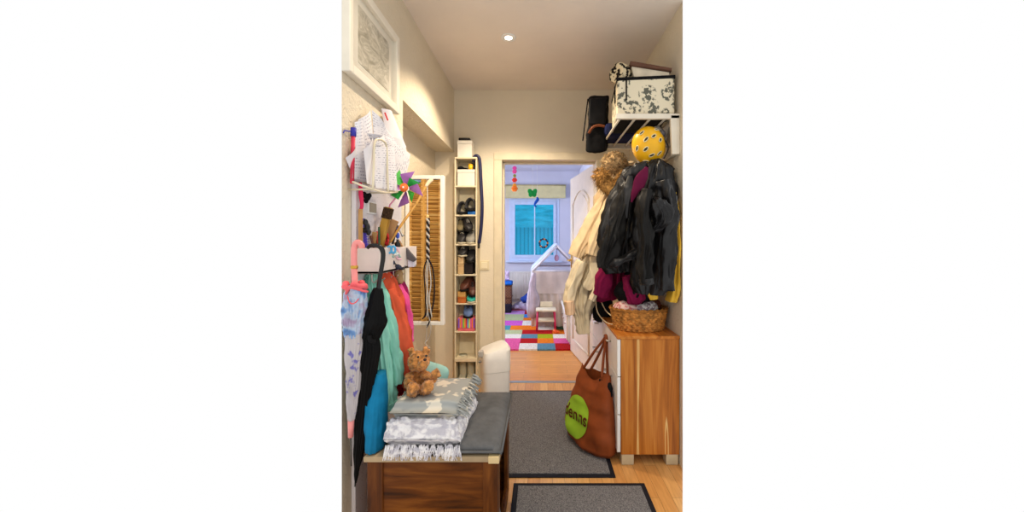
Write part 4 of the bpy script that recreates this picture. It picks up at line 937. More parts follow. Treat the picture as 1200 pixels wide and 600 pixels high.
# blankets
def throw(name, label, x0,x1,y0,y1,zb,hf,hb,layers,m,seed,fr_len,fr_side,fluff=0):
    t = thing(name, label, 'blanket', ((x0+x1)/2,(y0+y1)/2,zb))
    b = MB(); nu, nv = (150, 110) if fluff else (44, 40); R = []
    for j in range(nv+1):
        v = j/nv; y = y0+(y1-y0)*v; h = hf+(hb-hf)*v; ring = []
        e = min(v,1-v); en = min(1,(e*14)**.5) if e < 1/14 else 1
        for i in range(nu):
            a = 2*PI*i/nu; c_, s_ = math.cos(a), math.sin(a)
            X = (x0+x1)/2+(x1-x0)/2*(abs(c_)**.35)*(1 if c_ > 0 else -1)*(.97+.03*en)
            zz = h/2+h/2*(abs(s_)**.4)*(1 if s_ > 0 else -1)*en
            lay = 1+.03*math.cos(zz/h*layers*2*PI)*abs(c_)
            p = Vector(((x0+x1)/2+(X-(x0+x1)/2)*lay, y-(.012*math.cos(zz/h*layers*2*PI) if v < .05 else 0), zb+zz))
            p += Vector((0,0,1))*(.010*noise.noise(Vector((p.x*9+seed,p.y*9,0)))*(1 if s_ > 0 else 0))
            p.x += .012*noise.noise(Vector((p.z*14,p.y*8,seed)))
            if fluff:
                f_ = fluff*(abs(noise.noise(Vector((p.x*48,p.y*48,p.z*30))))*1.6-.4)
                p += Vector(((X-(x0+x1)/2)*2*f_, -f_*(1 if v < .5 else -1)*(1-min(1,e*6)), f_*(1 if s_ > 0 else -.2)))
            ring.append(p)
        R.append(ring)
    b.rings(R); b.build('cloth', m, t, smooth=True)
    f = MB()
    for k in range(210 if fluff else 130):
        u = random.random()
        if fr_side == 'front': p = Vector((x0+(x1-x0)*u, y0-.004, zb+random.uniform(.012,.038))); d = Vector((random.uniform(-.35,.35),-.25,-.8))
        else: p = Vector((x1-.004, y0+(y1-y0)*u, zb+random.uniform(.2,.9)*hf)); d = Vector((.8,random.uniform(-.4,.4),-.5))
        e = p+d.normalized()*fr_len*random.uniform(.6,1.1)
        if fr_side == 'front': e.z = max(e.z, bz-.012)
        f.tube([p,(p+e)/2+Vector((random.uniform(-.004,.004),0,.004)),e], [.003,.0026,.0015], 5)
    f.build('fringe', m, t, smooth=True)
m_low = two_tone('white boucle', (200,196,202), (242,238,236), 34, .5, .08, .95, stretch=(1,1,1.6), bump=1)
m_up = two_tone('grey blanket with pale motif', (168,170,166), (226,218,200), 15, .60, .02, .95, bump=.2)
throw('woven_throw', 'thick white woven throw with fringe, lower of the two on the bench', -.59,-.30, by0+.005,1.74, bz+.003,.118,.09,2,m_low,1,.05,'front',.012)
throw('folded_blanket', 'grey patterned fringed blanket folded on the white throw', -.585,-.318, by0+.035,1.80, bz+.112,.068,.03,2,m_up,4,.045,'side')
b = MB(); pc = P(500,448,232); Mx = Matrix.Rotation(.30,3,'Y') @ Matrix.Rotation(-.25,3,'X')
for_r = []
for yy, k in ((-.032,.05),(-.030,.5),(-.022,.8),(-.008,.98),(0,1),(.008,.98),(.022,.8),(.030,.5),(.032,.05)):
    for_r.append([pc+Mx @ Vector((q.x,yy,q.y)) for q in rsq(0,0,.095*k,.10*k,0,0,.38)])
b.rings(for_r)
o = b.build('small_pillow', mat('mint pillow cotton', (168,216,204), .9, .05), smooth=True); tag(o, 'pale mint pillow behind the teddy bear', 'pillow')
# teddy
s = 264; tb = thing('teddy_bear', 'curly golden brown teddy bear sitting on the folded blanket', 'teddy bear', P(493,461,s))
b = MB()
def bl(px,py,ds,r): b.ball(P(px,py,s+ds), r, 20, 14)
bl(489,447,0,(.052,.05,.058)); bl(490.5,423.5,4,(.046,.046,.044)); bl(482,411.5,2,(.015,.012,.017)); bl(499,411,2,(.017,.013,.017))
bl(496,427,13,(.022,.024,.019)); 
for ps, rr in (([(497,438,6),(503,443,10),(508,442,14),(511,438,16)], .0185), ([(481,440,5),(479,447,12),(482,453,16)], .019), ([(493,456,10),(499,456,18),(502,452,23)], .0215), ([(484,458,10),(484,459,20),(484,455,26)], .0215)):
    b.tube([P(x,y,s+d) for x,y,d in ps], [rr,rr*1.05,rr,rr*.9][:len(ps)], 14, 3)
    x,y,d = ps[-1]; b.ball(P(x,y,s+d), rr*1.05, 14, 10)
teddy = remeshed(b, .0045, .008, 80, .005, 170)
m_ted = mat('golden curly plush', (186,126,68), .95, .28, 55, .6, 220, sheen=.3); teddy.build('body', m_ted, tb, smooth=True)
MB().ball(P(498,421.5,s+22), (.0075,.006,.006), 12, 8).build('nose', mat('dark brown nose', (54,30,20), .4), tb, smooth=True)
for px_, py_, d_s in ((490,418.5,17),(499.5,417,13)): MB().ball(P(px_,py_,s+d_s), .005, 10, 8).build('eye', m_blackpl, tb, smooth=True)

# ------------------------------------------------------------------ mats on the floor
n = NT('grey ribbed mat pile'); v = n.coord((1,1,1)); t1 = n.n('ShaderNodeTexNoise'); t1.inputs['Scale'].default_value = 260; t1.inputs['Detail'].default_value = 2; n.l(v, t1.inputs['Vector'])
n.l(n.ramp(t1.outputs['Fac'], [(.35, lin((74,72,74))), (.65, lin((140,136,134)))]), n.b.inputs['Base Color']); n.bump(t1.outputs['Fac'], .7, .006); n.b.inputs['Roughness'].default_value = .95; m_mat = n.m
m_rub = mat('black rubber', (30,30,36), .6)
def mat_rug(label, x0,x1,y0,y1):
    t = thing('door_mat', label, 'mat', ((x0+x1)/2,(y0+y1)/2,0)); w = .026
    b = MB(); b.box((x0,y0,0),(x1,y0+w,.007)); b.box((x0,y1-w,0),(x1,y1,.007)); b.box((x0,y0+w,0),(x0+w,y1-w,.007)); b.box((x1-w,y0+w,0),(x1,y1-w,.007)); b.build('border', m_rub, t, bevel=.003)
    MB().box((x0+w,y0+w,0),(x1-w,y1-w,.010)).build('pile', m_mat, t)
mat_rug('grey mat before the doorway, under the brown tote', -.36, .41, F/216.5, F/137.5)
mat_rug('grey mat nearest the viewer, beside the bench', -.14, .55, 1.02, F/222)

# ------------------------------------------------------------------ dresser
dx0, dx1, dy0, dy1, dz = .462, .797, 2.10, 3.09, .74
m_dw = wood('striped orange wood', [(136,72,22),(182,108,40),(206,136,60)], (7,7,.35), .35, 5, .06, streak=(232,190,120))
m_dt = wood('striped orange wood top', [(150,80,26),(190,114,44),(210,140,64)], (7,.5,7), .35, 5, .06)
ds = thing('dresser', 'white fronted dresser with orange wood sides at the right wall', 'dresser', (.63,2.6,0))
MB().box((dx0,dy0,.06),(dx1,dy0+.02,dz-.018)).build('side_panel', m_dw, ds, bevel=.002); MB().box((dx0,dy1-.02,.06),(dx1,dy1,dz-.018)).build('side_panel', m_dw, ds, bevel=.002)
MB().box((dx0+.02,dy0+.02,.06),(dx1,dy1-.02,.08)).build('base_board', m_dw, ds); MB().box((dx1-.01,dy0+.02,.08),(dx1,dy1-.02,dz-.018)).build('back_panel', m_dw, ds)
MB().box((dx0-.022,dy0-.006,dz-.018),(dx1+.001,dy1+.006,dz)).build('top', m_dt, ds, bevel=.002)
m_dr = mat('white drawer lacquer', (234,230,222), .3, .02); hl = []
for c_ in range(2):
    for r_ in range(3):
        ya = dy0+.003+c_*.495; yb_ = ya+.490; za = .072+r_*.217; zb_ = za+.212
        dr = MB().box((dx0-.020,ya,za),(dx0-.001,yb_,zb_)).build('drawer', m_dr, ds, bevel=.002)
        ym = (ya+yb_)/2; zc = zb_-.06
        MB().tube([(dx0-.02,ym-.06,zc),(dx0-.045,ym-.06,zc),(dx0-.045,ym+.06,zc),(dx0-.02,ym+.06,zc)], .005, 8).build('handle', m_metal, dr, smooth=True); hl.append((ym,zc))
m_leg = mat('beige metal foot', (196,176,140), .5, .05)
for x in (dx0+.005, dx1-.075):
    for y in (dy0+.002, dy1-.062): MB().box((x,y,0),(x+.07,y+.06,.06)).build('foot', m_leg, ds, bevel=.003)

# basket with cloths
bc_ = Vector((.612,2.285,dz)); bs = thing('wicker_basket', 'oval plaited basket of cloths on the dresser', 'basket', bc_)
b = MB(); R = []; NZ, NA = 42, 150; ax, ay, hb_ = .172, .13, .125
for j in range(NZ+1):
    v = j/NZ; z = hb_*v; row = int(v*9); k = .86+.14*v; ring = []
    for i in range(NA):
        a = 2*PI*i/NA; off = .0055*math.sin(a*25+PI*row)*math.sin(PI*((v*9) % 1))+.003*math.sin(PI*((v*9) % 1))
        ring.append(bc_+Vector(((ax*k+off)*math.cos(a),(ay*k+off)*math.sin(a), z)))
    R.append(ring)
for j in range(12):
    v = 1-j/12*.85; k = .82+.12*v; R.append([bc_+Vector((ax*k*.93*math.cos(2*PI*i/NA),ay*k*.93*math.sin(2*PI*i/NA),hb_*v)) for i in range(NA)])
b.rings(R); m_bas = mat('honey wicker', (176,118,56), .6, .25, 45); b.build('weave', m_bas, bs, smooth=True)
pts = [bc_+Vector((ax*1.0*math.cos(2*PI*i/60),ay*1.0*math.sin(2*PI*i/60),hb_+.002)) for i in range(61)]
b = MB()
for ph in (0, PI):
    b.tube([p+Vector((.005*math.cos(i*1.3+ph),0,.006*math.sin(i*1.3+ph))) for i,p in enumerate(pts)], .007, 8)
b.build('rim', mat('dark honey wicker', (150,98,44), .6, .2, 45), bs, smooth=True)
for nm, lab, dx, dy, r, c in (('folded_scarf','rose patterned scarf at left in the basket',-.07,-.02,(.08,.07,.035),'rose'),('folded_scarf','pale grey flecked scarf in the middle of the basket',.03,-.03,(.07,.07,.032),'grey'),('knit_hat','brown knitted hat at right in the basket',.10,.02,(.055,.06,.038),'brown')):
    m_ = {'rose': two_tone('rose print', (206,130,126), (232,196,184), 60, .5), 'grey': two_tone('grey fleck', (150,130,136), (226,220,216), 75, .5), 'brown': mat('brown knit', (120,62,44), .95, .2, 80, .6, 120)}[c]
    cc = bc_+Vector((dx,dy,.128)); heap(nm, [(cc,r),(cc+Vector((.02,.015,.01)),(r[0]*.6,r[1]*.6,r[2]))], m_, lab, 'scarf' if 'scarf' in nm else 'hat', random.random()*5)

# tote bag on the drawer handle
tx = Vector((.57,-.82,0)); tn = Vector((-.82,-.57,0))
m_tote = mat('chestnut nylon', (134,66,32), .5, .12, 9, .35, 22)
tsec = [(.012,.170,.062,.318,2.29),(.04,.195,.085,.312,2.29),(.10,.205,.088,.308,2.295),(.18,.196,.078,.312,2.30),(.27,.178,.062,.322,2.305),(.35,.155,.046,.335,2.31),(.435,.125,.028,.352,2.315)]
def tsurf(a, z, off=0):
    for i in range(len(tsec)-1):
        if tsec[i][0] <= z <= tsec[i+1][0]: break
    u = max(0, min(1, (z-tsec[i][0])/(tsec[i+1][0]-tsec[i][0]))); A, B = tsec[i], tsec[i+1]
    L, T, X, Y = [A[k]+(B[k]-A[k])*(u*u*(3-2*u)) for k in (1,2,3,4)]
    ca, sa_ = math.cos(a), math.sin(a)
    p = Vector((X,Y,z))+tx*(L*(abs(ca)**.8)*(1 if ca > 0 else -1))+tn*(T*(abs(sa_)**.8)*(1 if sa_ > 0 else -1))
    w_ = .010*noise.noise(Vector((p.x*9,p.y*9,p.z*5)))+.005*noise.noise(Vector((p.x*24,p.y*24,p.z*9)))
    w_ += .008*math.sin(a*9+z*14)*max(0, 1-abs(z-.06)/.12)
    p.z += .035*abs(ca)*max(0,(z-.3)/.135)+.02*math.sin(a*3)*max(0,(z-.33)/.1)
    p += tn*(.012*math.sin(z*34+ca*4)*max(0,1-z/.25)*sa_)
    return p+tn*(w_*sa_+off*(1 if sa_ > 0 else -1))
tt = thing('tote_bag', 'chestnut brown tote bag with a lime green disc hanging on the dresser', 'bag', (.34,2.3,0))
b = MB(); R = [[tsurf(2*PI*i/72, .012+.423*j/46) for i in range(72)] for j in range(47)]; b.rings(R, caps=False); nb = 72
b.add(R[0], [list(range(72))]); b.build('body', m_tote, tt, smooth=True)
b = MB(); lc_u, lc_z, lr_ = -.050, .185, .115
def patch(u, z, off):
    for i in range(len(tsec)-1):
        if tsec[i][0] <= z <= tsec[i+1][0]: break
    f = (z-tsec[i][0])/(tsec[i+1][0]-tsec[i][0]); L = tsec[i][1]+(tsec[i+1][1]-tsec[i][1])*(f*f*(3-2*f))
    q = max(-1, min(1, u/L)); ca = (abs(q)**(1/.8))*(1 if q > 0 else -1)
    return tsurf(math.acos(ca), z, off)
Rg = []
for j in range(14):
    r = lr_*j/13+.0005; Rg.append([patch(lc_u+r*math.cos(2*PI*i/48), lc_z+r*1.05*math.sin(2*PI*i/48), .004) for i in range(48)])
b.rings(Rg, caps=False); b.build('printed_disc', mat('lime print', (150,190,50), .6, .04), tt, smooth=True, label='lime green printed disc')
fc = bpy.data.curves.new('t', 'FONT'); fc.body = 'denns'; fc.size = .105; fc.align_x = 'CENTER'; fc.align_y = 'CENTER'; fc.offset = .0016; fo = bpy.data.objects.new('t', fc); COL.objects.link(fo)
dg = bpy.context.evaluated_depsgraph_get(); dg.update(); me = bpy.data.meshes.new_from_object(fo.evaluated_get(dg)); bpy.data.objects.remove(fo)
b = MB(); b.add([patch(lc_u+v.co.x*.95-.006, lc_z+.010+v.co.y*1.0, .0065) for v in me.vertices], [list(p.vertices) for p in me.polygons]); b.build('lettering', mat('brown print', (92,44,24), .6), tt, label='brown lettering')
b = MB()
for sgn, xo in ((1,.0),(-1,.012)):
    ym, zc = hl[2]; top = Vector((dx0-.047+xo*.5, 2.34, .668))
    a_ = tsurf(PI/2+.75, .425) if sgn > 0 else tsurf(-PI/2-.55, .425); c_ = tsurf(PI/2-.65, .425) if sgn > 0 else tsurf(-PI/2+.55, .425)
    hb = MB(); hb.tube([a_, a_.lerp(top,.55)+Vector((-.006*sgn,0,0)), top+Vector((0,.02,-.01)), top+Vector((0,0,.012)), top+Vector((0,-.02,-.01)), c_.lerp(top,.5), c_], .0085, 8, 6); hb.build('handle', mat('chestnut strap', (126,62,32), .5, .1), tt, smooth=True)
heap('black_scarf', [((.385,2.24,.425),(.03,.035,.03)),((.415,2.195,.39),(.014,.02,.05))], m_black, 'black cloth sticking out of the tote opening', 'cloth', 1)

# ------------------------------------------------------------------ wall rack and what lies on it
rk_ = thing('wall_rack', 'white coat rack with bars high on the right wall', 'rack', (.62,2.45,1.98))
zr = 2.005; ry0, ry1 = 2.11, 2.80; m_rk = mat('white rack lacquer', (226,216,196), .4, .03)
for x in (.47,.56,.65,.74): MB().tube([(x,ry0,zr),(x,ry1,zr)], .007, 10).build('bar', m_rk, rk_, smooth=True)
for y in (ry0, ry1): MB().box((.435,y-.012,zr-.022),(XR,y+.012,zr+.008)).build('cross_rail', m_rk, rk_, bevel=.003)
for y in (ry0, ry1): MB().prism([(.745,zr-.0),(XR,zr),(XR,zr-.225),(.755,zr-.225)], y-.012, y+.012, axis='Y').build('bracket', m_rk, rk_, bevel=.004)
MB().box((XR-.022,ry0+.012,zr-.22),(XR,ry1-.012,zr-.13)).build('hook_rail', m_rk, rk_, bevel=.003)
hk = []
for i in range(5):
    y = ry0+.06+i*.14; MB().tube([(XR-.022,y,zr-.16),(XR-.07,y,zr-.165),(XR-.09,y,zr-.14)], .006, 8, 4).build('hook', m_metal, rk_, smooth=True)

# floral box
n = NT('floral printed canvas'); v = n.coord((1,1,1))
vo = n.n('ShaderNodeTexVoronoi'); vo.inputs['Scale'].default_value = 12; n.l(v, vo.inputs['Vector'])
nz = n.n('ShaderNodeTexNoise'); nz.inputs['Scale'].default_value = 48; nz.inputs['Detail'].default_value = 3; n.l(v, nz.inputs['Vector'])
k1 = n.ramp(vo.outputs['Distance'], [(.54,(1,1,1,1)),(.62,(0,0,0,1))]); k2 = n.ramp(nz.outputs['Fac'], [(.47,(0,0,0,1)),(.53,(1,1,1,1))])
mm = n.n('ShaderNodeMixRGB', blend_type='MULTIPLY'); mm.inputs[0].default_value = 1; n.l(k1, mm.inputs[1]); n.l(k2, mm.inputs[2])
mc = n.n('ShaderNodeMixRGB'); n.l(mm.outputs[0], mc.inputs[0]); mc.inputs[1].default_value = lin((228,216,186)); mc.inputs[2].default_value = lin((92,92,78)); n.l(mc.outputs[0], n.b.inputs['Base Color']); n.b.inputs['Roughness'].default_value = .7; m_flo = n.m
fzb = zr+.012
A = Vector((.452,2.15,0)); Bv = Vector((.782,2.115,0)); ux = (Bv-A).normalized(); uy = Vector((-ux.y,ux.x,0)); bw = (Bv-A).length; bd = .36; bh = .218
fb = thing('fabric_box', 'cream floral storage box with black binding on the wall rack', 'box', (A+uy*.01).to_tuple()[:2]+(fzb,))
MM = Matrix.Identity(4); 
for i, col_ in enumerate((ux, uy, Vector((0,0,1)))):
    for j in range(3): MM[j][i] = col_[j]
MM.translation = A+Vector((0,.0,fzb))
MB().box((0,0,0),(bw-.005,bd,bh), MM).build('body', m_flo, fb, bevel=.012)
b = MB(); b.box((.004,.004,-.003),(bw-.034,bd-.004,.0), MM); b.build('underside_shade', m_black, fb); b = MB(); b.box((-.003,-.003,bh-.014),(bw-.002,bd+.003,bh+.006), MM); b.build('lid_binding', m_black, fb, bevel=.004)  # thin black sheet stands in for the shade beneath the box
b = MB(); b.box((.048,-.005,bh-.13),(.056,0,bh), MM); b.build('strap', m_black, fb); b = MB(); b.box((-.006,.10,bh-.10),(0,.13,bh), MM); b.build('strap', m_black, fb)
# on top of the box
tz = fzb+bh+.008
m_leo = two_tone('mottled fur print', (34,28,24), (220,202,164), 44, .5, .03, .9, bump=.3)
b = MB(); b.tube([MM @ Vector((.00,.05,bh+.055)), MM @ Vector((.05,.10,bh+.062)), MM @ Vector((.10,.17,bh+.058))], [.056,.062,.05], 18, 4)
o = remeshed(b, .007, .012, 22).build('print_bag', m_leo, smooth=True); tag(o, 'black and cream mottled bag on the floral box', 'bag')
bo = thing('flat_carton', 'flat brown and white carton on the floral box', 'box', MM @ Vector((.18,.1,bh+.01)))
b = MB(); b.hexa([MM @ Vector(p) for p in ((.10,.02,bh+.012),(.30,.02,bh+.012),(.30,.2,bh+.012),(.10,.2,bh+.012),(.085,.02,bh+.075),(.30,.02,bh+.03),(.30,.2,bh+.03),(.085,.2,bh+.075))]); b.build('body', mat('cream carton', (220,206,180), .6), bo)
b = MB(); b.hexa([MM @ Vector(p) for p in ((.075,.0,bh+.077),(.31,.0,bh+.032),(.31,.2,bh+.032),(.075,.2,bh+.077),(.075,.0,bh+.10),(.31,.0,bh+.046),(.31,.2,bh+.046),(.075,.2,bh+.10))]); b.build('lid', mat('brown carton lid', (96,66,52), .6), bo, label='brown lid')
b = MB(); b.hexa([MM @ Vector(p) for p in ((.07,.08,bh+.102),(.24,.08,bh+.066),(.24,.2,bh+.066),(.07,.2,bh+.102),(.07,.08,bh+.112),(.24,.08,bh+.076),(.24,.2,bh+.076),(.07,.2,bh+.112))]); tag(b.build('folder', m_black, bevel=.003), 'flat black folder lying on the brown carton', 'folder')
# black shoulder bag hanging at the rack end
bb = thing('shoulder_bag', 'black bag with a tan handle at the far end of the wall rack', 'bag', P(697,177,160)); s = 160
q = [P(x,y,s_) for x,y,s_ in ((686,178,s+6),(711,178,s+6),(711,177,s-14),(690,177,s-14),(690,114,s+6),(713,112,s+6),(712,115,s-14),(693,116,s-14))]
b = MB(); b.hexa(q); remeshed(b, .011, .016, 11, .004, 40).build('body', m_black, bb, smooth=True)
b = MB(); b.hexa([P(x,y,s_) for x,y,s_ in ((689,146,s+8.5),(709,146,s+8.5),(709,146,s+6),(689,146,s+6),(691,116,s+8.5),(712,114,s+8.5),(712,114,s+6),(691,116,s+6))]); remeshed(b, .006, .008, 16).build('flap', mat('black coated flap', (22,21,22), .5, .1), bb, smooth=True)
MB().tube([P(690,156,s+11),P(695,149,s+13),P(702,147,s+13),P(708,148,s+12)], .009, 8, 4).build('handle', mat("tan leather", (112,62,38), .5), bb, smooth=True)
MB().tube([P(689,116,s+4),P(686,140,s+5),P(683,165,s+4)], .005, 6, 4).build('cord', m_black, bb, smooth=True)
b = MB(); b.box((.45,2.53,zr+.008),(.76,2.79,zr+.10)); tag(b.build('folded_textile', mat('navy blanket', (28,34,66), .9, .2), bevel=.03), 'dark navy folded textile lying on the rack bars', 'blanket')
heap('sun_hat', [((.70,2.25,zr-.075),(.045,.10,.05)),((.74,2.3,zr-.08),(.03,.1,.055))], mat('grey felt', (190,182,172), .9), 'pale grey soft hat under the rack bars', 'hat', 2)
# helmet
hc_ = P(760,171,196); he = thing('bicycle_helmet', 'yellow bicycle helmet with oval vents hanging under the rack', 'helmet', hc_)
Mh = (Matrix.Rotation(-.35,3,'Y') @ Matrix.Rotation(.25,3,'X'))
def hp(a, t, k=1): # a angle around view axis, t polar from the pole that looks at the viewer
    return hc_+Mh @ Vector((.098*k*math.sin(t)*math.cos(a), -.085*k*math.cos(t), .115*k*math.sin(t)*math.sin(a)))
b = MB(); R = [[hp(2*PI*i/40, .02+1.95*j/16) for i in range(40)] for j in range(17)]+[[hp(2*PI*i/40, 1.9-1.7*j/8, .86) for i in range(40)] for j in range(9)]
b.rings(R); b.build('shell', mat('yellow shell', (240,180,20), .35, .03), he, smooth=True)
for a, t in [(.3,.55),(1.2,.5),(2.2,.55),(3.2,.5),(4.2,.5),(5.2,.55),(.9,1.05),(2.0,1.02),(3.0,1.05),(4.0,1.02),(5.0,1.05)]:
    p = hp(a,t,.99); q = hp(a,t,1.05); nrm = (q-p).normalized(); up = Vector((.7,0,.7)); x = up.cross(nrm).normalized(); y = nrm.cross(x)
    M3 = Matrix((x,y,nrm)).transposed()
    v_ = MB().ball(p, (.008,.016,.004), 14, 8, M3).build('vent', mat('dark vent', (70,66,50), .6), he, smooth=True)
    pts = [p+M3 @ Vector((.009*math.cos(2*PI*i/16), .0172*math.sin(2*PI*i/16), .002)) for i in range(17)]
    MB().tube(pts, .0022, 6).build('vent_rim', mat('ivory rim', (240,226,180), .4), v_, smooth=True)
b = MB(); b.ball(P(775,157,198), (.026,.03,.022)); b.ball(P(769,158,201), (.012,.02,.016)); remeshed(b,.005).build('padding', mat('grey padding', (90,88,92), .8), he, smooth=True)
MB().tube([P(774,158,200),P(783,172,199),P(778,186,199)], .004, 6, 4).build('chin_strap', m_blackpl, he, smooth=True)

# ------------------------------------------------------------------ right coats
m_bei = mat('beige wool', (218,192,152), .9, .06, 9, .3, 50); m_bei2 = mat('cream cotton', (216,200,168), .9, .06, 9, .3, 50)
s = 152
garment('beige_coat', 'long beige coat with a fur collar at the far end of the rack', 'coat', [
 ('body', [(724,192,s+8,6,.04),(720,212,s+6,14,.07),(714,240,s+4,17,.09),(706,280,s+2,17,.10),(700,320,s,17,.10),(694,352,s,15,.09)], dict(folds=8, amp=.14, seed=1)),
 ('shoulder', [(744,190,s+14,4,.03),(737,197,s+14,8,.04),(728,207,s+14,10,.05),(720,222,s+12,9,.05)], dict(folds=4, amp=.12, seed=21)),
 ('sleeve', [(710,226,s+14,5,.04),(700,247,s+14,7,.045),(690,268,s+14,8,.05),(680,288,s+14,9,.05),(674,301,s+14,8.5,.045)], dict(folds=3, amp=.08, seed=2)),
 ('sleeve', [(717,232,s+20,5,.04),(708,254,s+21,6.5,.045),(699,278,s+21,7.5,.05),(693,299,s+21,7.5,.045)], dict(folds=3, amp=.08, seed=3))], m_bei)
t = thing('fur_collar', 'thick brown fur collar on the beige coat shoulders', 'fur', P(717,224,176)) if False else None
coat = [o for o in COL.objects if o.name == 'beige_coat'][0]
def fur(mb, px, py, s, rx, ry, rz_, L, N, hole=0):
    c = P(px,py,s); pts = []
    for i in range(N):
        d = Vector((random.gauss(0,1),random.gauss(0,1),random.gauss(0,1))).normalized()
        pts.append((c+Vector((d.x*rx,d.y*ry,d.z*rz_)), d))
    strands(mb, pts, L, .0022, .35, .5)
b = MB(); cc = [P(703,204,173),P(709,216,176),P(719,221,178),P(729,217,176),P(735,207,172)]
b.tube(cc, [.036,.046,.05,.046,.034], 18, 4)
for k in range(5): fur(b, *[(704,206),(709,214),(718,219),(727,216),(733,209)][k], 177, .042,.045,.040, .034, 420)
m_fur = mat('brown fur', (158,118,66), .9, .4, 60); b.build('fur_collar', m_fur, coat, smooth=True, label='shaggy brown fur collar')
b = MB(); b.ball(P(720,190,170), (.075,.06,.062), 24, 14); fur(b, 720,190,170, .075,.06,.062, .03, 900)
tag(b.build('fur_hat', mat('mottled fur', (168,142,104), .9, .45, 50), smooth=True), 'brown fur hat hanging under the rack above the beige coat', 'hat')
garment('cream_cardigan', 'cream cotton wrap hanging low below the beige sleeves', 'cardigan', [
 ('body', [(703,290,s+8,8,.05),(694,310,s+9,14,.08),(686,328,s+9,15,.09),(682,350,s+9,14,.08),(683,372,s+9,9,.05),(685,390,s+9,7,.04)], dict(folds=7, amp=.16, seed=5, wr=.009)),
 ('sleeve', [(682,306,s+18,7,.05),(674,325,s+18,7,.05),(668,345,s+18,6,.05),(667,362,s+18,5.5,.045)], dict(folds=4, amp=.1, seed=6)),
 ('cuff', [(667,352,s+19,5.8,.05),(668,368,s+19,5.2,.045)], dict(folds=3, amp=.05, seed=8, m=mat('rosy cuff', (222,186,150), .9), lab='rosy beige cuff')),
 ('flap', [(698,300,s+17,7,.03),(700,318,s+18,10,.03),(692,334,s+18,9,.03),(690,340,s+18,4,.02)], dict(folds=3, amp=.1, seed=7)),
 ('sash', [(706,318,s+22,3,.02),(700,335,s+22,4,.02),(693,352,s+22,4,.02)], dict(folds=2, amp=.1, seed=9))], m_bei2)
m_mar = mat('maroon wool', (116,18,58), .85, .12, 10, .3, 50)
s = 172
garment('maroon_jacket', 'maroon jacket whose hem shows under the black coats', 'jacket', [
 ('body', [(722,250,s,8,.06),(724,290,s,18,.09),(724,315,s,22,.10),(724,335,s,24,.10),(727,347,s,24,.09)], dict(folds=7, amp=.16, seed=2)),
 ('hem_flap', [(712,318,s+12,9,.03),(706,330,s+13,11,.03),(703,345,s+13,9,.03),(702,348,s+13,4,.02)], dict(folds=3, amp=.1, seed=4)),
 ('sleeve', [(735,322,s+20,7,.04),(742,336,s+22,12,.04),(746,350,s+22,11,.035),(748,356,s+22,5,.02)], dict(folds=3, amp=.1, seed=5))], m_mar)
m_rain = mat('black coated nylon', (19,18,19), .42, .15, 12, .25, 30, spec=.35); m_blk2 = mat('charcoal nylon', (27,26,25), .5, .12, 12, .25, 40)
s = 186
garment('black_raincoat', 'black coat with a maroon lined collar hanging under the helmet', 'coat', [
 ('body', [(754,196,s,7,.05),(746,212,s,18,.09),(740,240,s,26,.11),(735,272,s,29,.12),(732,298,s,27,.11),(734,318,s,20,.08)], dict(folds=9, amp=.16, seed=3, wr=.013)),
 ('sleeve', [(733,224,s+18,7,.05),(726,250,s+19,10,.055),(717,280,s+19,11.5,.055),(710,306,s+18,9.5,.05),(709,314,s+18,8,.045)], dict(folds=4, amp=.14, seed=4, wr=.010, m=m_blk2, lab='charcoal sleeve')),
 ('hem', [(703,312,s+16,2.5,.02),(718,309,s+20,5,.03),(734,302,s+22,5,.03),(748,293,s+22,3,.02)], dict(folds=3, amp=.1, seed=12, wr=.006)),
 ('collar', [(731,209,s+18,4,.015),(740,204,s+19,7,.02),(750,197,s+19,6,.02),(757,191,s+17,3,.015)], dict(folds=2, amp=.1, seed=1)),
 ('lapel', [(739,206,s+22,3,.01),(738,222,s+24,6,.012),(735,240,s+24,4,.012),(734,256,s+23,1.5,.008)], dict(folds=2, amp=.1, seed=2)),
 ('collar_lining', [(758,196,s+24,2,.006),(753,207,s+26,6.5,.009),(749,215,s+26,7,.009),(744,225,s+26,4,.008),(740,237,s+25,1,.005)], dict(folds=2, amp=.05, wr=.003, seed=1, m=mat('maroon lining', (92,18,52), .8), lab='maroon collar lining'))], m_rain)
s = 200
garment('black_anorak', 'black anorak hanging nearest on the right wall', 'jacket', [
 ('body', [(772,188,s,7,.04),(771,200,s,16,.08),(769,228,s,22,.10),(766,265,s,24,.11),(763,300,s,23,.11),(761,328,s,20,.10),(760,344,s,14,.07)], dict(folds=9, amp=.16, seed=6, wr=.013)),
 ('sleeve', [(777,212,s+13,8,.05),(781,230,s+14,11,.06),(783,248,s+14,9,.055),(782,275,s+13,9.5,.05),(781,305,s+13,9,.05),(780,340,s+13,7,.04)], dict(folds=4, amp=.15, seed=7, wr=.012)),
 ('sleeve', [(757,222,s+20,5,.04),(753,250,s+21,7.5,.045),(755,280,s+21,9,.045),(755,305,s+21,7.5,.045),(757,330,s+21,8,.04)], dict(folds=4, amp=.15, seed=8, wr=.010, m=m_blk2, lab='charcoal sleeve')),
 ('hood', [(764,232,s+20,4,.03),(769,240,s+22,9,.045),(775,252,s+22,11,.045),(772,264,s+21,7,.035),(766,270,s+20,3,.02)], dict(folds=5, amp=.2, seed=9, wr=.012)),
 ('cuff', [(757,326,s+21.5,8.4,.043),(758,333,s+21.5,8,.043)], dict(folds=3, amp=.04, seed=8, wr=.002))], m_rain)
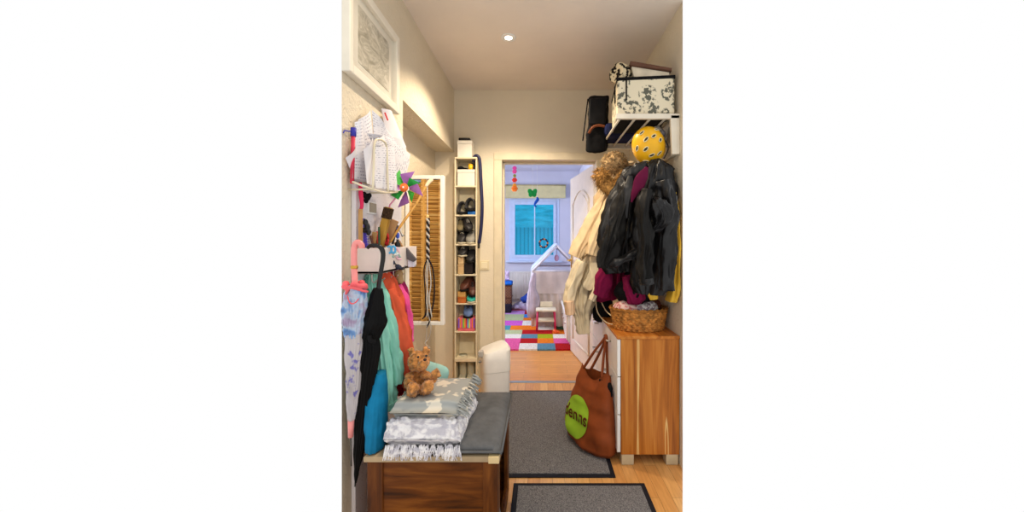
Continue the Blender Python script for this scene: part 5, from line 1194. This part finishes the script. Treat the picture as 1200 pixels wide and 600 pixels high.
b = loft([(742,318,190,10,.06),(745,330,190,18,.08),(744,344,190,23,.08),(742,354,188,17,.05)], 44, 5, 6, .1, .008, 14, 4); tag(b.build('black_scarf', m_black, smooth=True), 'black cloth bunched below the coats above the basket', 'scarf')
garment('yellow_raincoat', 'yellow coat pressed flat against the right wall by the anorak', 'coat', [
 ('body', [(789,226,203,3,.05),(789.5,255,203,4.5,.06),(790,300,203,5,.06),(788.5,335,202,6,.06),(786,353,201,5.5,.05)], dict(folds=4, amp=.1, seed=2)),
 ('hem_corner', [(762,338,203,4,.02),(765,345,204,6,.02),(766,351,204,5,.015)], dict(folds=2, amp=.05, seed=3))], mat('yellow oilcloth', (214,170,56), .5, .06))
# black bag with cream cord on the dresser
cb_ = thing('drawstring_bag', 'black drawstring bag with a pale cord left of the basket', 'bag', P(706,372,160)); s = 160
loft([(705,344,s,7,.05),(707,352,s,11,.08),(706,364,s,12,.09),(706,373,s,11,.08),(706,376,s,8,.06)], 40, 5, 5, .08, .006, 14, 6).build('body', m_black, cb_, smooth=True)
MB().tube([P(698,350,s+12),P(700,365,s+13),P(708,376,s+15),P(718,380,s+22),P(722,372,s+24)], .0042, 7, 5).build('cord', mat('pale cord', (206,186,150), .8), cb_, smooth=True)
MB().tube([P(704,352,s+12),P(710,364,s+14),P(718,371,s+20)], .004, 7, 5).build('cord', mat('pale cord', (206,186,150), .8), cb_, smooth=True)

for names, g in ((('strap_sandal','ankle_boot','leather_shoe','beach_slipper','trainer','rain_boot'), 'shoes in the shelf tower'), (('shoe_carton',), 'cartons in the shelf tower'), (('storage_box',), 'white boxes on the shelf tower'), (('door_mat',), 'grey mats on the corridor floor'),
                 (('mint_jacket','coral_jacket','pink_jacket'), 'jackets under the trough shelf'), (('beige_coat','maroon_jacket','black_raincoat','black_anorak','yellow_raincoat'), 'coats under the wall rack'), (('black_umbrella','child_umbrella'), 'umbrellas at the left wall'), (('folded_scarf',), 'scarves in the basket')):
    for o in COL.objects:
        if o.parent is None and o.name.split('.')[0] in names: o['group'] = g
